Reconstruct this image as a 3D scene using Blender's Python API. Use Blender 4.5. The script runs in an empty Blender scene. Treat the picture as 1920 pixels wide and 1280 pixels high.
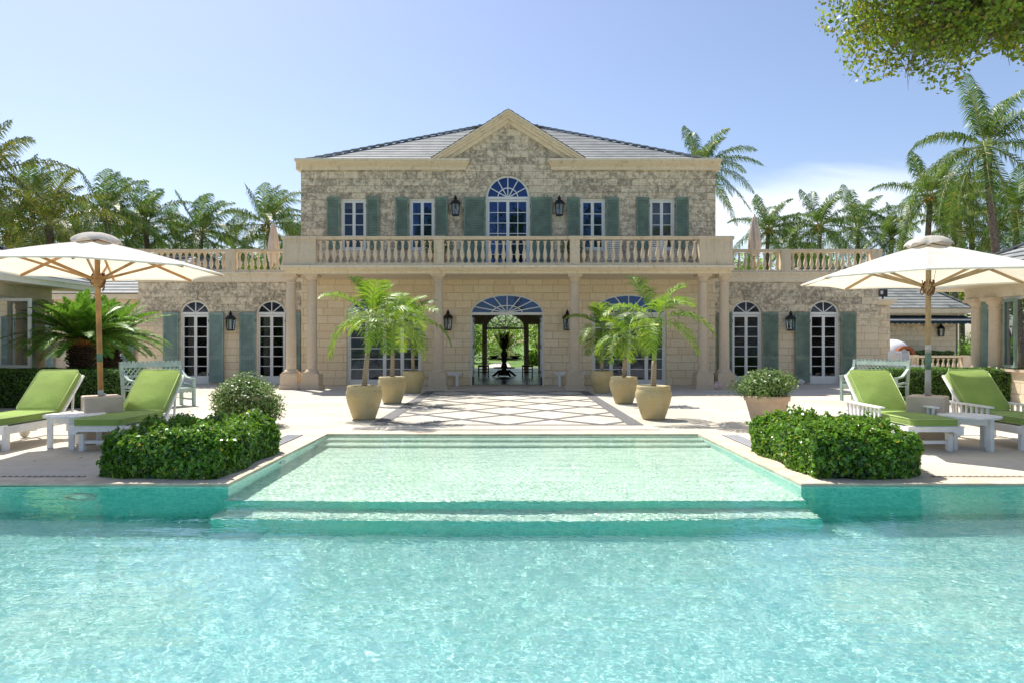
import bpy, bmesh, math, random
import numpy as np
from mathutils import Vector, Matrix
R = math.radians
S = bpy.context.scene
COL = S.collection

# ------------------------------------------------------------------ camera
cd = bpy.data.cameras.new('camera'); cam = bpy.data.objects.new('camera', cd); COL.objects.link(cam)
S.camera = cam
cam.location = (0, 0, 1.5); cam.rotation_euler = (R(90), 0, 0)
cd.lens = 24; cd.sensor_width = 36; cd.clip_end = 3000; cd.clip_start = .05
cd.shift_x = 7/1920; cd.shift_y = 2/1920
# ------------------------------------------------------------------ light
SUN_V = Vector((.4, -.5, -1.0)).normalized()
w = bpy.data.worlds.new('World'); S.world = w; w.use_nodes = True
N = w.node_tree.nodes; Lk = w.node_tree.links
sky = N.new('ShaderNodeTexSky'); sky.sky_type = 'NISHITA'; sky.sun_disc = False
sky.sun_elevation = math.asin(-SUN_V.z); sky.sun_rotation = math.atan2(-SUN_V.x, -SUN_V.y)
sky.air_density = 1.0; sky.dust_density = 1.0; sky.ozone_density = 3.4; sky.altitude = 0
# soft white cloud bank low on the right, placed by direction
tc = N.new('ShaderNodeTexCoord'); sp = N.new('ShaderNodeSeparateXYZ'); Lk.new(tc.outputs['Generated'], sp.inputs[0])
def wm(op, a, b=None, c=None, clamp=False):
    n = N.new('ShaderNodeMath'); n.operation = op; n.use_clamp = clamp
    for i, q in enumerate((a, b, c)):
        if q is None: continue
        if isinstance(q, (int, float)): n.inputs[i].default_value = q
        else: Lk.new(q, n.inputs[i])
    return n.outputs[0]
def wr(val, a, b, c=0., d=1.):
    n = N.new('ShaderNodeMapRange'); n.interpolation_type = 'SMOOTHSTEP'
    Lk.new(val, n.inputs[0])
    for i, q in enumerate((a, b, c, d)): n.inputs[i+1].default_value = q
    return n.outputs[0]
yy = wm('MAXIMUM', sp.outputs[1], .05)
U = wm('DIVIDE', sp.outputs[0], yy); Vv = wm('DIVIDE', sp.outputs[2], yy)
cb = N.new('ShaderNodeCombineXYZ'); Lk.new(wm('MULTIPLY', U, 4.), cb.inputs[0]); Lk.new(wm('MULTIPLY', Vv, 13.), cb.inputs[1])
nz = N.new('ShaderNodeTexNoise'); nz.inputs['Scale'].default_value = 1.1; nz.inputs['Detail'].default_value = 6; nz.inputs['Roughness'].default_value = .55
nz.inputs['Distortion'].default_value = .5
Lk.new(cb.outputs[0], nz.inputs['Vector'])
top = wm('ADD', wm('MULTIPLY', U, .03), .235)
edge = wm('SUBTRACT', top, wm('ADD', Vv, wm('MULTIPLY', nz.outputs['Fac'], .09)))
m1 = wr(edge, -.055, -.005)
m2 = wm('MULTIPLY', wr(U, .14, .34), wr(U, .52, .78, 1., 0.))
m3 = wr(wm('ADD', Vv, wm('MULTIPLY', nz.outputs['Fac'], .04)), .13, .20)
m4 = wr(sp.outputs[1], 0.0, .2)
mask = wm('MULTIPLY', wm('MULTIPLY', wm('MULTIPLY', m1, m2), wm('MULTIPLY', m3, m4)), .85)
wisp = wr(nz.outputs['Fac'], .35, .75, .55, 1.)
mask = wm('MULTIPLY', mask, wisp)
mx = N.new('ShaderNodeMixRGB'); Lk.new(mask, mx.inputs[0]); tn = N.new('ShaderNodeMixRGB'); tn.blend_type = 'MULTIPLY'; tn.inputs[0].default_value = 1; Lk.new(sky.outputs[0], tn.inputs[1]); tn.inputs[2].default_value = (1.0, .91, .89, 1)
Lk.new(tn.outputs[0], mx.inputs[1]); mx.inputs[2].default_value = (7.2, 7.5, 8.0, 1)
Lk.new(mx.outputs[0], N['Background'].inputs[0]); N['Background'].inputs[1].default_value = .10
sl = bpy.data.lights.new('sun', 'SUN'); sl.energy = 3.5; sl.angle = R(.5); sl.color = (1, .955, .88)
sun = bpy.data.objects.new('sun', sl); COL.objects.link(sun); sun.rotation_euler = SUN_V.to_track_quat('-Z', 'Y').to_euler()
sun.location = (-10, 30, 30)
sl.cycles.is_caustics_light = True
S.view_settings.view_transform = 'Standard'; S.view_settings.look = 'None'
S.view_settings.exposure = .97; S.view_settings.gamma = 1
S.cycles.max_bounces = 10; S.cycles.diffuse_bounces = 4; S.cycles.transparent_max_bounces = 16; S.cycles.transmission_bounces = 8

# ------------------------------------------------------------------ materials
MATS = {}
def new_mat(name):
    m = bpy.data.materials.new(name); m.use_nodes = True; MATS[name] = m
    return m, m.node_tree.nodes, m.node_tree.links, m.node_tree.nodes['Principled BSDF']
def mixc(nodes, links, fac, a, b, kind='MIX'):
    n = nodes.new('ShaderNodeMixRGB'); n.blend_type = kind
    for i, q in enumerate((fac, a, b)):
        if isinstance(q, (int, float)): n.inputs[i].default_value = q
        elif isinstance(q, tuple): n.inputs[i].default_value = (*q, 1)
        else: links.new(q, n.inputs[i])
    return n.outputs[0]
def rng_(nodes, links, val, a, b, c=0., d=1.):
    n = nodes.new('ShaderNodeMapRange'); n.interpolation_type = 'SMOOTHSTEP'
    links.new(val, n.inputs[0])
    for i, q in enumerate((a, b, c, d)): n.inputs[i+1].default_value = q
    return n.outputs[0]
def noise_(nodes, links, vec, scale, detail=4, rough=.6):
    n = nodes.new('ShaderNodeTexNoise'); n.inputs['Scale'].default_value = scale; n.inputs['Detail'].default_value = detail
    n.inputs['Roughness'].default_value = rough
    if vec is not None: links.new(vec, n.inputs['Vector'])
    return n.outputs['Fac']
def bump_(nodes, links, bsdf, h, strength=.3, dist=.02):
    b = nodes.new('ShaderNodeBump'); b.inputs['Strength'].default_value = strength; b.inputs['Distance'].default_value = dist
    links.new(h, b.inputs['Height']); links.new(b.outputs[0], bsdf.inputs['Normal'])
def geo_pos(nodes):
    return nodes.new('ShaderNodeNewGeometry').outputs['Position']

def flat(name, col, rough=.6, var=.08, scale=6., spec=.4, metal=0., bump=.0):
    m, n, l, b = new_mat(name)
    g = n.new('ShaderNodeTexCoord').outputs['Object']
    f = noise_(n, l, g, scale, 5)
    lo = tuple(max(0, c*(1-var*1.6)) for c in col); hi = tuple(min(1, c*(1+var)) for c in col)
    l.new(mixc(n, l, rng_(n, l, f, .3, .7), lo, hi), b.inputs['Base Color'])
    b.inputs['Roughness'].default_value = rough; b.inputs['Specular IOR Level'].default_value = spec; b.inputs['Metallic'].default_value = metal
    if bump: bump_(n, l, b, noise_(n, l, g, scale*8, 3), bump, .01)
    return m

def ashlar(name, zlo, zhi, row=.25, bw=.52, dark=1.0):
    """coral stone blocks; weathered dark pitting between heights zlo..zhi"""
    m, n, l, b = new_mat(name)
    p = geo_pos(n)
    s = n.new('ShaderNodeSeparateXYZ'); l.new(p, s.inputs[0])
    ad = n.new('ShaderNodeMath'); l.new(s.outputs[0], ad.inputs[0]); l.new(s.outputs[1], ad.inputs[1])
    c = n.new('ShaderNodeCombineXYZ'); l.new(ad.outputs[0], c.inputs[0]); l.new(s.outputs[2], c.inputs[1])
    br = n.new('ShaderNodeTexBrick'); l.new(c.outputs[0], br.inputs['Vector'])
    br.inputs['Scale'].default_value = 1; br.inputs['Brick Width'].default_value = bw; br.inputs['Row Height'].default_value = row
    br.inputs['Mortar Size'].default_value = .0085; br.inputs['Mortar Smooth'].default_value = .3
    br.offset = .47; br.squash = 1.25; br.squash_frequency = 3
    br.inputs['Color1'].default_value = (0, 0, 0, 1); br.inputs['Color2'].default_value = (1, 1, 1, 1); br.inputs['Mortar'].default_value = (.5, .5, .5, 1)
    rnd = br.outputs['Color']
    clean = mixc(n, l, rnd, (.80, .64, .42), (.92, .79, .58))
    n1 = noise_(n, l, p, 5, 5, .65)
    clean = mixc(n, l, rng_(n, l, n1, .35, .7), clean, (.84, .70, .48))
    nf = noise_(n, l, p, 30, 6, .75)
    clean = mixc(n, l, rng_(n, l, nf, .48, .68, 0, .7), clean, (.46, .36, .245))
    # weathering
    big = noise_(n, l, p, .9, 3, .5)
    mid = noise_(n, l, p, 3.2, 4, .6)
    per = n.new('ShaderNodeMath'); per.operation = 'MULTIPLY_ADD'; l.new(rnd, per.inputs[0]); per.inputs[1].default_value = .34; per.inputs[2].default_value = -.12
    a1 = n.new('ShaderNodeMath'); l.new(mid, a1.inputs[0]); l.new(per.outputs[0], a1.inputs[1])
    a2 = n.new('ShaderNodeMath'); a2.operation = 'MULTIPLY_ADD'; l.new(big, a2.inputs[0]); a2.inputs[1].default_value = .55; l.new(a1.outputs[0], a2.inputs[2])
    zr = rng_(n, l, s.outputs[2], zlo, zhi)
    wmk = n.new('ShaderNodeMath'); wmk.operation = 'MULTIPLY'; l.new(rng_(n, l, a2.outputs[0], .52, .92), wmk.inputs[0]); l.new(zr, wmk.inputs[1])
    patch = rng_(n, l, noise_(n, l, p, 5.5, 7, .80), .44, .57)
    pn = rng_(n, l, noise_(n, l, p, 34, 4, .85), .47, .56)
    pa = n.new('ShaderNodeMath'); pa.operation = 'MULTIPLY_ADD'; l.new(pn, pa.inputs[0]); pa.inputs[1].default_value = .5; pa.inputs[2].default_value = .35
    pb = n.new('ShaderNodeMath'); pb.operation = 'MULTIPLY'; l.new(pa.outputs[0], pb.inputs[0]); l.new(patch, pb.inputs[1])
    pit = pb.outputs[0]
    base_w = n.new('ShaderNodeMath'); base_w.operation = 'MULTIPLY'; l.new(zr, base_w.inputs[0]); base_w.inputs[1].default_value = .5
    col = mixc(n, l, base_w.outputs[0], clean, (.84, .735, .57))
    pm = n.new('ShaderNodeMath'); pm.operation = 'MULTIPLY'; l.new(pit, pm.inputs[0])
    wadd = n.new('ShaderNodeMath'); wadd.operation = 'MULTIPLY_ADD'; l.new(zr, wadd.inputs[0]); wadd.inputs[1].default_value = .35; l.new(wmk.outputs[0], wadd.inputs[2]); wadd.use_clamp = True
    l.new(wadd.outputs[0], pm.inputs[1])
    pm2 = n.new('ShaderNodeMath'); pm2.operation = 'MULTIPLY'; l.new(pm.outputs[0], pm2.inputs[0]); pm2.inputs[1].default_value = 1.0*dark
    bd = n.new('ShaderNodeMath'); bd.operation = 'MULTIPLY'; l.new(rng_(n, l, rnd, .45, 1., 0, .75), bd.inputs[0]); l.new(zr, bd.inputs[1])
    bd2 = n.new('ShaderNodeMath'); bd2.operation = 'MULTIPLY'; l.new(bd.outputs[0], bd2.inputs[0]); l.new(rng_(n, l, noise_(n, l, p, 8, 6, .8), .40, .58, .15, 1.), bd2.inputs[1])
    col = mixc(n, l, bd2.outputs[0], col, (.30, .25, .19))
    col = mixc(n, l, pm2.outputs[0], col, (.15, .122, .092))
    col = mixc(n, l, rng_(n, l, br.outputs['Fac'], .2, 1, 0, .85), col, (.50, .36, .20))
    l.new(col, b.inputs['Base Color']); b.inputs['Roughness'].default_value = .92; b.inputs['Specular IOR Level'].default_value = .15
    hm = n.new('ShaderNodeMath'); hm.operation = 'MULTIPLY_ADD'; l.new(br.outputs['Fac'], hm.inputs[0]); hm.inputs[1].default_value = -.8; l.new(nf, hm.inputs[2])
    hh = n.new('ShaderNodeMath'); hh.operation = 'MULTIPLY_ADD'; l.new(pm.outputs[0], hh.inputs[0]); hh.inputs[1].default_value = -.6; l.new(hm.outputs[0], hh.inputs[2])
    bump_(n, l, b, hh.outputs[0], .7, .02)
    return m

def trim(name, col=(.82, .69, .50), stain=(.36, .27, .17), grey=(.42, .40, .37), amt=.6):
    m, n, l, b = new_mat(name)
    p = geo_pos(n)
    f1 = noise_(n, l, p, 1.6, 6, .65); f2 = noise_(n, l, p, 14, 6, .7)
    mp = n.new('ShaderNodeMapping'); mp.inputs['Scale'].default_value = (3, 3, .5); l.new(p, mp.inputs[0])
    f3 = noise_(n, l, mp.outputs[0], 2.2, 5, .7)
    c = mixc(n, l, rng_(n, l, f1, .3, .7), tuple(q*.92 for q in col), tuple(min(1, q*1.08) for q in col))
    c = mixc(n, l, rng_(n, l, f3, .52, .75, 0, amt), c, stain)
    gn = n.new('ShaderNodeNewGeometry'); sz = n.new('ShaderNodeSeparateXYZ'); l.new(gn.outputs['Normal'], sz.inputs[0])
    gm = n.new('ShaderNodeMath'); gm.operation = 'MULTIPLY'; l.new(rng_(n, l, f2, .42, .62, .1, .75), gm.inputs[0]); l.new(rng_(n, l, f1, .4, .62, .2, 1), gm.inputs[1])
    c = mixc(n, l, gm.outputs[0], c, tuple(.5*q+.5*g for q, g in zip(col, grey)))
    l.new(c, b.inputs['Base Color']); b.inputs['Roughness'].default_value = .88; b.inputs['Specular IOR Level'].default_value = .2
    bump_(n, l, b, f2, .25, .01)
    return m

def leafm(name, dark, light, accent=None, rough=.38, transl=.3, acc=.04, spec=.5):
    m, n, l, b = new_mat(name)
    g = n.new('ShaderNodeNewGeometry'); r = g.outputs['Random Per Island']
    f = noise_(n, l, g.outputs['Position'], 2.2, 3)
    a = n.new('ShaderNodeMath'); a.operation = 'MULTIPLY_ADD'; l.new(f, a.inputs[0]); a.inputs[1].default_value = .8; l.new(r, a.inputs[2])
    c = mixc(n, l, rng_(n, l, a.outputs[0], .35, 1.35), dark, light)
    if accent:
        wn = n.new('ShaderNodeTexWhiteNoise'); wn.noise_dimensions = '1D'; l.new(r, wn.inputs['W'])
        c = mixc(n, l, rng_(n, l, wn.outputs['Value'], 1-acc-.01, 1-acc), c, accent)
    l.new(c, b.inputs['Base Color']); b.inputs['Roughness'].default_value = rough; b.inputs['Specular IOR Level'].default_value = spec
    if transl:
        t = n.new('ShaderNodeBsdfTranslucent'); l.new(mixc(n, l, .5, c, tuple(min(1, q*2.2) for q in light)), t.inputs[0])
        ms = n.new('ShaderNodeMixShader'); ms.inputs[0].default_value = transl
        l.new(b.outputs[0], ms.inputs[1]); l.new(t.outputs[0], ms.inputs[2]); l.new(ms.outputs[0], n['Material Output'].inputs[0])
    return m

STONE_UP = ashlar('weathered_stone', 3.6, 4.1)
STONE_WING = ashlar('wing_stone', 1.5, 3.0, row=.262, bw=.6)
STONE_LOW = ashlar('clean_stone', 50, 51, row=.27, bw=.56)
TRIM = trim('trim_stone')
TRIM2 = trim('column_stone', (.68, .54, .385), (.46, .37, .26), (.40, .37, .33), .35)
RAIL = trim('balustrade_stone', (.72, .59, .42), (.33, .25, .15), (.36, .35, .33), .7)
WHITE = flat('white_paint', (.80, .79, .75), .45, .03)
WHITEW = flat('white_wood', (.82, .82, .82), .5, .05)
SHUT = flat('shutter_green', (.19, .255, .19), .5, .15, 3)
SHUTL = flat('shutter_green_pale', (.23, .32, .275), .5, .12, 3)
BENCHG = flat('bench_green', (.42, .53, .46), .55, .12, 4)
BLACK = flat('black_iron', (.012, .013, .014), .45, .1)
CURT = flat('curtain_linen', (.55, .47, .40), .9, .15, 2)
DARKW = flat('dark_wood', (.06, .038, .024), .5, .3)
TIMBER = flat('teak_timber', (.50, .25, .10), .55, .2, 3)
TIMBER2 = flat('pale_timber', (.42, .29, .16), .6, .2, 3)
SLEEVE = flat('grey_pole_sleeve', (.42, .40, .39), .5, .08)
GREENB = flat('green_band', (.13, .22, .17), .5, .1)
ROPE = flat('brown_rope', (.17, .07, .035), .8, .3, 20)
BASEC = flat('base_concrete', (.54, .45, .36), .85, .06, 5, .2, 0, .2)
ROOM = flat('room_plaster', (.55, .50, .42), .9, .05)
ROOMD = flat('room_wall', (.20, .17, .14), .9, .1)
CEIL = flat('porch_ceiling', (.66, .58, .45), .9, .05)
HALLF = flat('hall_floor', (.13, .135, .14), .28, .1, 2)
SHELL = flat('pink_shell', (.75, .55, .50), .4, .15, 20)
TERRA = flat('terracotta', (.58, .42, .29), .75, .08, 5, .3, 0, .15)
AWN = flat('awning_canvas', (.01, .03, .045), .8, .1)
METAL = flat('steel', (.55, .55, .56), .4, .1)
SOIL = flat('soil', (.06, .04, .025), .95, .3, 30)
SHRUB = leafm('shrub_leaf', (.008, .038, .007), (.19, .37, .034), (.62, .42, .03), .30, .26, .02, .6)
HEDGE = leafm('clipped_hedge_leaf', (.015, .055, .01), (.13, .26, .03), None, .4, .25)
BUSH = leafm('variegated_leaf', (.025, .06, .018), (.20, .31, .08), (.40, .42, .2), .42, .25, .05, .4)
POTPALM = leafm('pot_palm_leaf', (.02, .085, .01), (.24, .38, .022), (.5, .45, .04), .45, .27, .04, .4)
COCO = leafm('coconut_leaf', (.010, .045, .012), (.16, .27, .035), (.42, .32, .05), .42, .20, .05, .4)
COCO2 = leafm('coconut_leaf_yellow', (.02, .06, .014), (.21, .26, .03), (.50, .36, .05), .45, .18, .08, .4)
CYC = leafm('cycad_leaf', (.03, .11, .012), (.20, .38, .035), None, .45, .25, .0, .4)
TREEL = leafm('tree_leaf', (.03, .075, .008), (.28, .34, .03), (.38, .22, .05), .45, .38, .09, .4)
GARDEN = leafm('garden_leaf', (.02, .07, .01), (.26, .42, .04), (.55, .6, .3), .4, .4, .03)
FLOWERS = flat('white_petal', (.8, .8, .74), .7, .05)
TWIG = flat('twig', (.20, .14, .09), .9, .3, 8)
PTRUNK = flat('palm_trunk', (.17, .14, .11), .95, .3, 9, .1, 0, .5)
YRACH = flat('frond_stem', (.34, .33, .10), .6, .2)
YNUT = flat('coconut', (.48, .30, .05), .5, .2)

def mk_ringed(name, c1, c2, freq):
    m, n, l, b = new_mat(name)
    p = n.new('ShaderNodeTexCoord').outputs['Object']; s = n.new('ShaderNodeSeparateXYZ'); l.new(p, s.inputs[0])
    k = n.new('ShaderNodeMath'); k.operation = 'MULTIPLY'; l.new(s.outputs[2], k.inputs[0]); k.inputs[1].default_value = freq
    f = n.new('ShaderNodeMath'); f.operation = 'FRACT'; l.new(k.outputs[0], f.inputs[0])
    l.new(mixc(n, l, rng_(n, l, f.outputs[0], 0, .3), c1, c2), b.inputs['Base Color']); b.inputs['Roughness'].default_value = .85
    bump_(n, l, b, f.outputs[0], .5, .01)
    return m
PRING = mk_ringed('ringed_trunk', (.16, .10, .07), (.38, .30, .21), 22)
PGREEN = flat('crownshaft_green', (.22, .34, .05), .45, .15, 3)
def mk_pot():
    m, n, l, b = new_mat('glazed_pot')
    p = n.new('ShaderNodeTexCoord').outputs['Object']; s = n.new('ShaderNodeSeparateXYZ'); l.new(p, s.inputs[0])
    at = n.new('ShaderNodeMath'); at.operation = 'ARCTAN2'; l.new(s.outputs[1], at.inputs[0]); l.new(s.outputs[0], at.inputs[1])
    c = n.new('ShaderNodeCombineXYZ'); ml = n.new('ShaderNodeMath'); ml.operation = 'MULTIPLY'; l.new(at.outputs[0], ml.inputs[0]); ml.inputs[1].default_value = .35
    l.new(ml.outputs[0], c.inputs[0]); l.new(s.outputs[2], c.inputs[1])
    br = n.new('ShaderNodeTexBrick'); l.new(c.outputs[0], br.inputs['Vector']); br.inputs['Scale'].default_value = 1
    br.inputs['Brick Width'].default_value = .022; br.inputs['Row Height'].default_value = .02; br.inputs['Mortar Size'].default_value = .0035; br.offset = 0
    br.inputs['Color1'].default_value = (.64, .50, .23, 1); br.inputs['Color2'].default_value = (.74, .60, .31, 1); br.inputs['Mortar'].default_value = (.42, .30, .12, 1)
    f = noise_(n, l, p, 3, 4)
    l.new(mixc(n, l, rng_(n, l, f, .35, .7, 0, .6), br.outputs['Color'], (.56, .50, .31)), b.inputs['Base Color'])
    b.inputs['Roughness'].default_value = .5
    iv = n.new('ShaderNodeMath'); iv.operation = 'MULTIPLY'; l.new(br.outputs['Fac'], iv.inputs[0]); iv.inputs[1].default_value = -1
    bump_(n, l, b, iv.outputs[0], .5, .006)
    return m
POT = mk_pot()
def mk_slate():
    m, n, l, b = new_mat('grey_slate')
    g = n.new('ShaderNodeNewGeometry'); p = g.outputs['Position']
    s = n.new('ShaderNodeSeparateXYZ'); l.new(p, s.inputs[0])
    mp = n.new('ShaderNodeMapping'); mp.inputs['Scale'].default_value = (3.3, 3.3, 3.3); l.new(p, mp.inputs[0])
    wn = n.new('ShaderNodeTexVoronoi'); wn.inputs['Scale'].default_value = 1.0; l.new(mp.outputs[0], wn.inputs['Vector'])
    sc = n.new('ShaderNodeSeparateColor'); l.new(wn.outputs['Color'], sc.inputs[0])
    c = mixc(n, l, sc.outputs[0], (.20, .215, .215), (.31, .325, .315))
    c = mixc(n, l, rng_(n, l, noise_(n, l, p, 1.2, 5), .35, .75, 0, .5), c, (.31, .315, .295))
    l.new(c, b.inputs['Base Color']); b.inputs['Roughness'].default_value = .75
    bump_(n, l, b, noise_(n, l, p, 20, 4), .2, .01)
    return m
SLATE = mk_slate()
SLATED = flat('slate_shadow_gap', (.09, .095, .10), .9, .1)
def mk_terrace():
    m, n, l, b = new_mat('coral_paving')
    p = geo_pos(n)
    c = mixc(n, l, rng_(n, l, noise_(n, l, p, .5, 6, .65), .3, .7), (.54, .48, .38), (.65, .60, .50))
    c = mixc(n, l, rng_(n, l, noise_(n, l, p, 4.5, 7, .75), .5, .72, 0, .45), c, (.38, .30, .21))
    br = n.new('ShaderNodeTexBrick'); l.new(p, br.inputs['Vector']); br.inputs['Scale'].default_value = 1
    br.inputs['Brick Width'].default_value = 1.2; br.inputs['Row Height'].default_value = .6; br.inputs['Mortar Size'].default_value = .005
    br.inputs['Color1'].default_value = (0, 0, 0, 1); br.inputs['Color2'].default_value = (1, 1, 1, 1)
    c = mixc(n, l, .06, c, br.outputs['Color'], 'OVERLAY')
    c = mixc(n, l, rng_(n, l, br.outputs['Fac'], .2, 1, 0, .6), c, (.32, .26, .18))
    fine = noise_(n, l, p, 40, 5, .8)
    c = mixc(n, l, rng_(n, l, fine, .55, .75, 0, .35), c, (.42, .36, .27))
    l.new(c, b.inputs['Base Color']); b.inputs['Roughness'].default_value = .85; b.inputs['Specular IOR Level'].default_value = .2
    bump_(n, l, b, fine, .2, .01)
    return m
TERR = mk_terrace()
COPE = flat('coping_stone', (.66, .55, .41), .8, .12, 4, .2, 0, .2)
def mk_pebble():
    m, n, l, b = new_mat('grey_pebble_band')
    p = geo_pos(n)
    v = n.new('ShaderNodeTexVoronoi'); v.inputs['Scale'].default_value = 38; l.new(p, v.inputs['Vector'])
    sc = n.new('ShaderNodeSeparateColor'); l.new(v.outputs['Color'], sc.inputs[0])
    c = mixc(n, l, sc.outputs[0], (.05, .055, .066), (.22, .225, .24))
    c = mixc(n, l, rng_(n, l, v.outputs['Distance'], .35, .7), c, (.14, .13, .12))
    l.new(c, b.inputs['Base Color']); b.inputs['Roughness'].default_value = .7
    iv = n.new('ShaderNodeMath'); iv.operation = 'MULTIPLY'; l.new(v.outputs['Distance'], iv.inputs[0]); iv.inputs[1].default_value = -1
    bump_(n, l, b, iv.outputs[0], .5, .01)
    return m
PEB = mk_pebble()
GRATE = flat('drain_dark', (.10, .105, .115), .6, .3, 30)
def mk_tile(name, a, bb):
    m, n, l, b = new_mat(name)
    p = geo_pos(n)
    v = n.new('ShaderNodeTexVoronoi'); v.inputs['Scale'].default_value = 26; l.new(p, v.inputs['Vector'])
    sc = n.new('ShaderNodeSeparateColor'); l.new(v.outputs['Color'], sc.inputs[0])
    c = mixc(n, l, sc.outputs[0], a, bb)
    c = mixc(n, l, rng_(n, l, noise_(n, l, p, .8, 4), .35, .7, 0, .25), c, tuple(min(1, q*1.08) for q in bb))
    l.new(c, b.inputs['Base Color']); b.inputs['Roughness'].default_value = .8; b.inputs['Specular IOR Level'].default_value = .0
    return m
TILE_S = mk_tile('shelf_mosaic', (.58, .68, .57), (.88, .91, .82))
TILE_D = mk_tile('pool_mosaic', (.50, .82, .755), (.80, .97, .91))
TILE_SHADE = mk_tile('pool_shade_mosaic', (.09, .54, .47), (.22, .74, .65))  # teal of deep water and wall shade put into this colour
def mk_water():
    m, n, l, b = new_mat('pool_water'); n.remove(b)
    g = n.new('ShaderNodeBsdfGlass'); g.inputs['IOR'].default_value = 1.33; g.inputs['Roughness'].default_value = 0
    g.inputs['Color'].default_value = (.90, .99, .97, 1)
    l.new(g.outputs[0], n['Material Output'].inputs[0])
    return m
WATER = mk_water()
def mk_glass(name, tint=(.55, .6, .62), base=.10, gc=(.8, .9, 1)):
    m, n, l, b = new_mat(name); n.remove(b)
    t = n.new('ShaderNodeBsdfTransparent'); t.inputs[0].default_value = (*tint, 1)
    g = n.new('ShaderNodeBsdfGlossy'); g.inputs['Roughness'].default_value = .015; g.inputs[0].default_value = (*gc, 1)
    f = n.new('ShaderNodeFresnel'); f.inputs[0].default_value = 1.5
    bp = n.new('ShaderNodeBump'); bp.inputs['Strength'].default_value = .35; bp.inputs['Distance'].default_value = .02
    l.new(noise_(n, l, geo_pos(n), 2.6, 2, .5), bp.inputs['Height']); l.new(bp.outputs[0], g.inputs['Normal'])
    a = n.new('ShaderNodeMath'); l.new(f.outputs[0], a.inputs[0]); a.inputs[1].default_value = base; a.use_clamp = True
    ms = n.new('ShaderNodeMixShader'); l.new(a.outputs[0], ms.inputs[0]); l.new(t.outputs[0], ms.inputs[1]); l.new(g.outputs[0], ms.inputs[2])
    l.new(ms.outputs[0], n['Material Output'].inputs[0])
    return m
GLASS = mk_glass('window_glass', (.55, .6, .62), .03, (.5, .62, .85))
GLASSB = mk_glass('blue_window_glass', (.12, .16, .25), .22, (.13, .22, .46))
GLASSL = mk_glass('lantern_glass', (.8, .85, .85), .03)
def mk_fabric(name, col, tr=.35, vt=None, scale=60):
    m, n, l, b = new_mat(name)
    p = n.new('ShaderNodeTexCoord').outputs['Object']
    f = noise_(n, l, p, scale, 3); g = noise_(n, l, p, 2.5, 4)
    c = mixc(n, l, rng_(n, l, g, .3, .7), tuple(q*.86 for q in col), tuple(min(.95, q*1.04) for q in col))
    l.new(c, b.inputs['Base Color']); b.inputs['Roughness'].default_value = .9; b.inputs['Specular IOR Level'].default_value = .1
    b.inputs['Sheen Weight'].default_value = .1
    hm = n.new('ShaderNodeMath'); hm.operation = 'MULTIPLY_ADD'; l.new(g, hm.inputs[0]); hm.inputs[1].default_value = 3; l.new(f, hm.inputs[2])
    bump_(n, l, b, hm.outputs[0], .4, .014)
    if tr:
        t = n.new('ShaderNodeBsdfTranslucent'); t.inputs[0].default_value = (*(vt or col), 1)
        ms = n.new('ShaderNodeMixShader'); ms.inputs[0].default_value = tr
        l.new(b.outputs[0], ms.inputs[1]); l.new(t.outputs[0], ms.inputs[2]); l.new(ms.outputs[0], n['Material Output'].inputs[0])
    return m
CANOPY = mk_fabric('canopy_canvas', (.90, .89, .86), .38, (.92, .82, .62))
VENT = mk_fabric('vent_canvas', (.62, .58, .52), .15)
CUSH = mk_fabric('green_cushion', (.27, .385, .095), 0)
PIPE = mk_fabric('cushion_piping', (.45, .56, .25), 0)
CLOSED = mk_fabric('folded_canvas', (.58, .50, .43), 0)
def mk_grass():
    m, n, l, b = new_mat('lawn')
    p = geo_pos(n)
    c = mixc(n, l, rng_(n, l, noise_(n, l, p, .6, 6, .7), .3, .7), (.06, .14, .02), (.16, .27, .04))
    l.new(c, b.inputs['Base Color']); b.inputs['Roughness'].default_value = .95
    bump_(n, l, b, noise_(n, l, p, 15, 5), .5, .05)
    return m
LAWN = mk_grass()
def mk_cyctrunk():
    m, n, l, b = new_mat('cycad_trunk')
    p = geo_pos(n); s = n.new('ShaderNodeSeparateXYZ'); l.new(p, s.inputs[0])
    v = noise_(n, l, p, 18, 5, .8)
    c = mixc(n, l, v, (.012, .008, .005), (.10, .055, .025))
    c = mixc(n, l, rng_(n, l, s.outputs[2], 1.36, 1.55), c, (.42, .19, .05))
    l.new(c, b.inputs['Base Color']); b.inputs['Roughness'].default_value = 1
    return m
CTRUNK = mk_cyctrunk()

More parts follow.
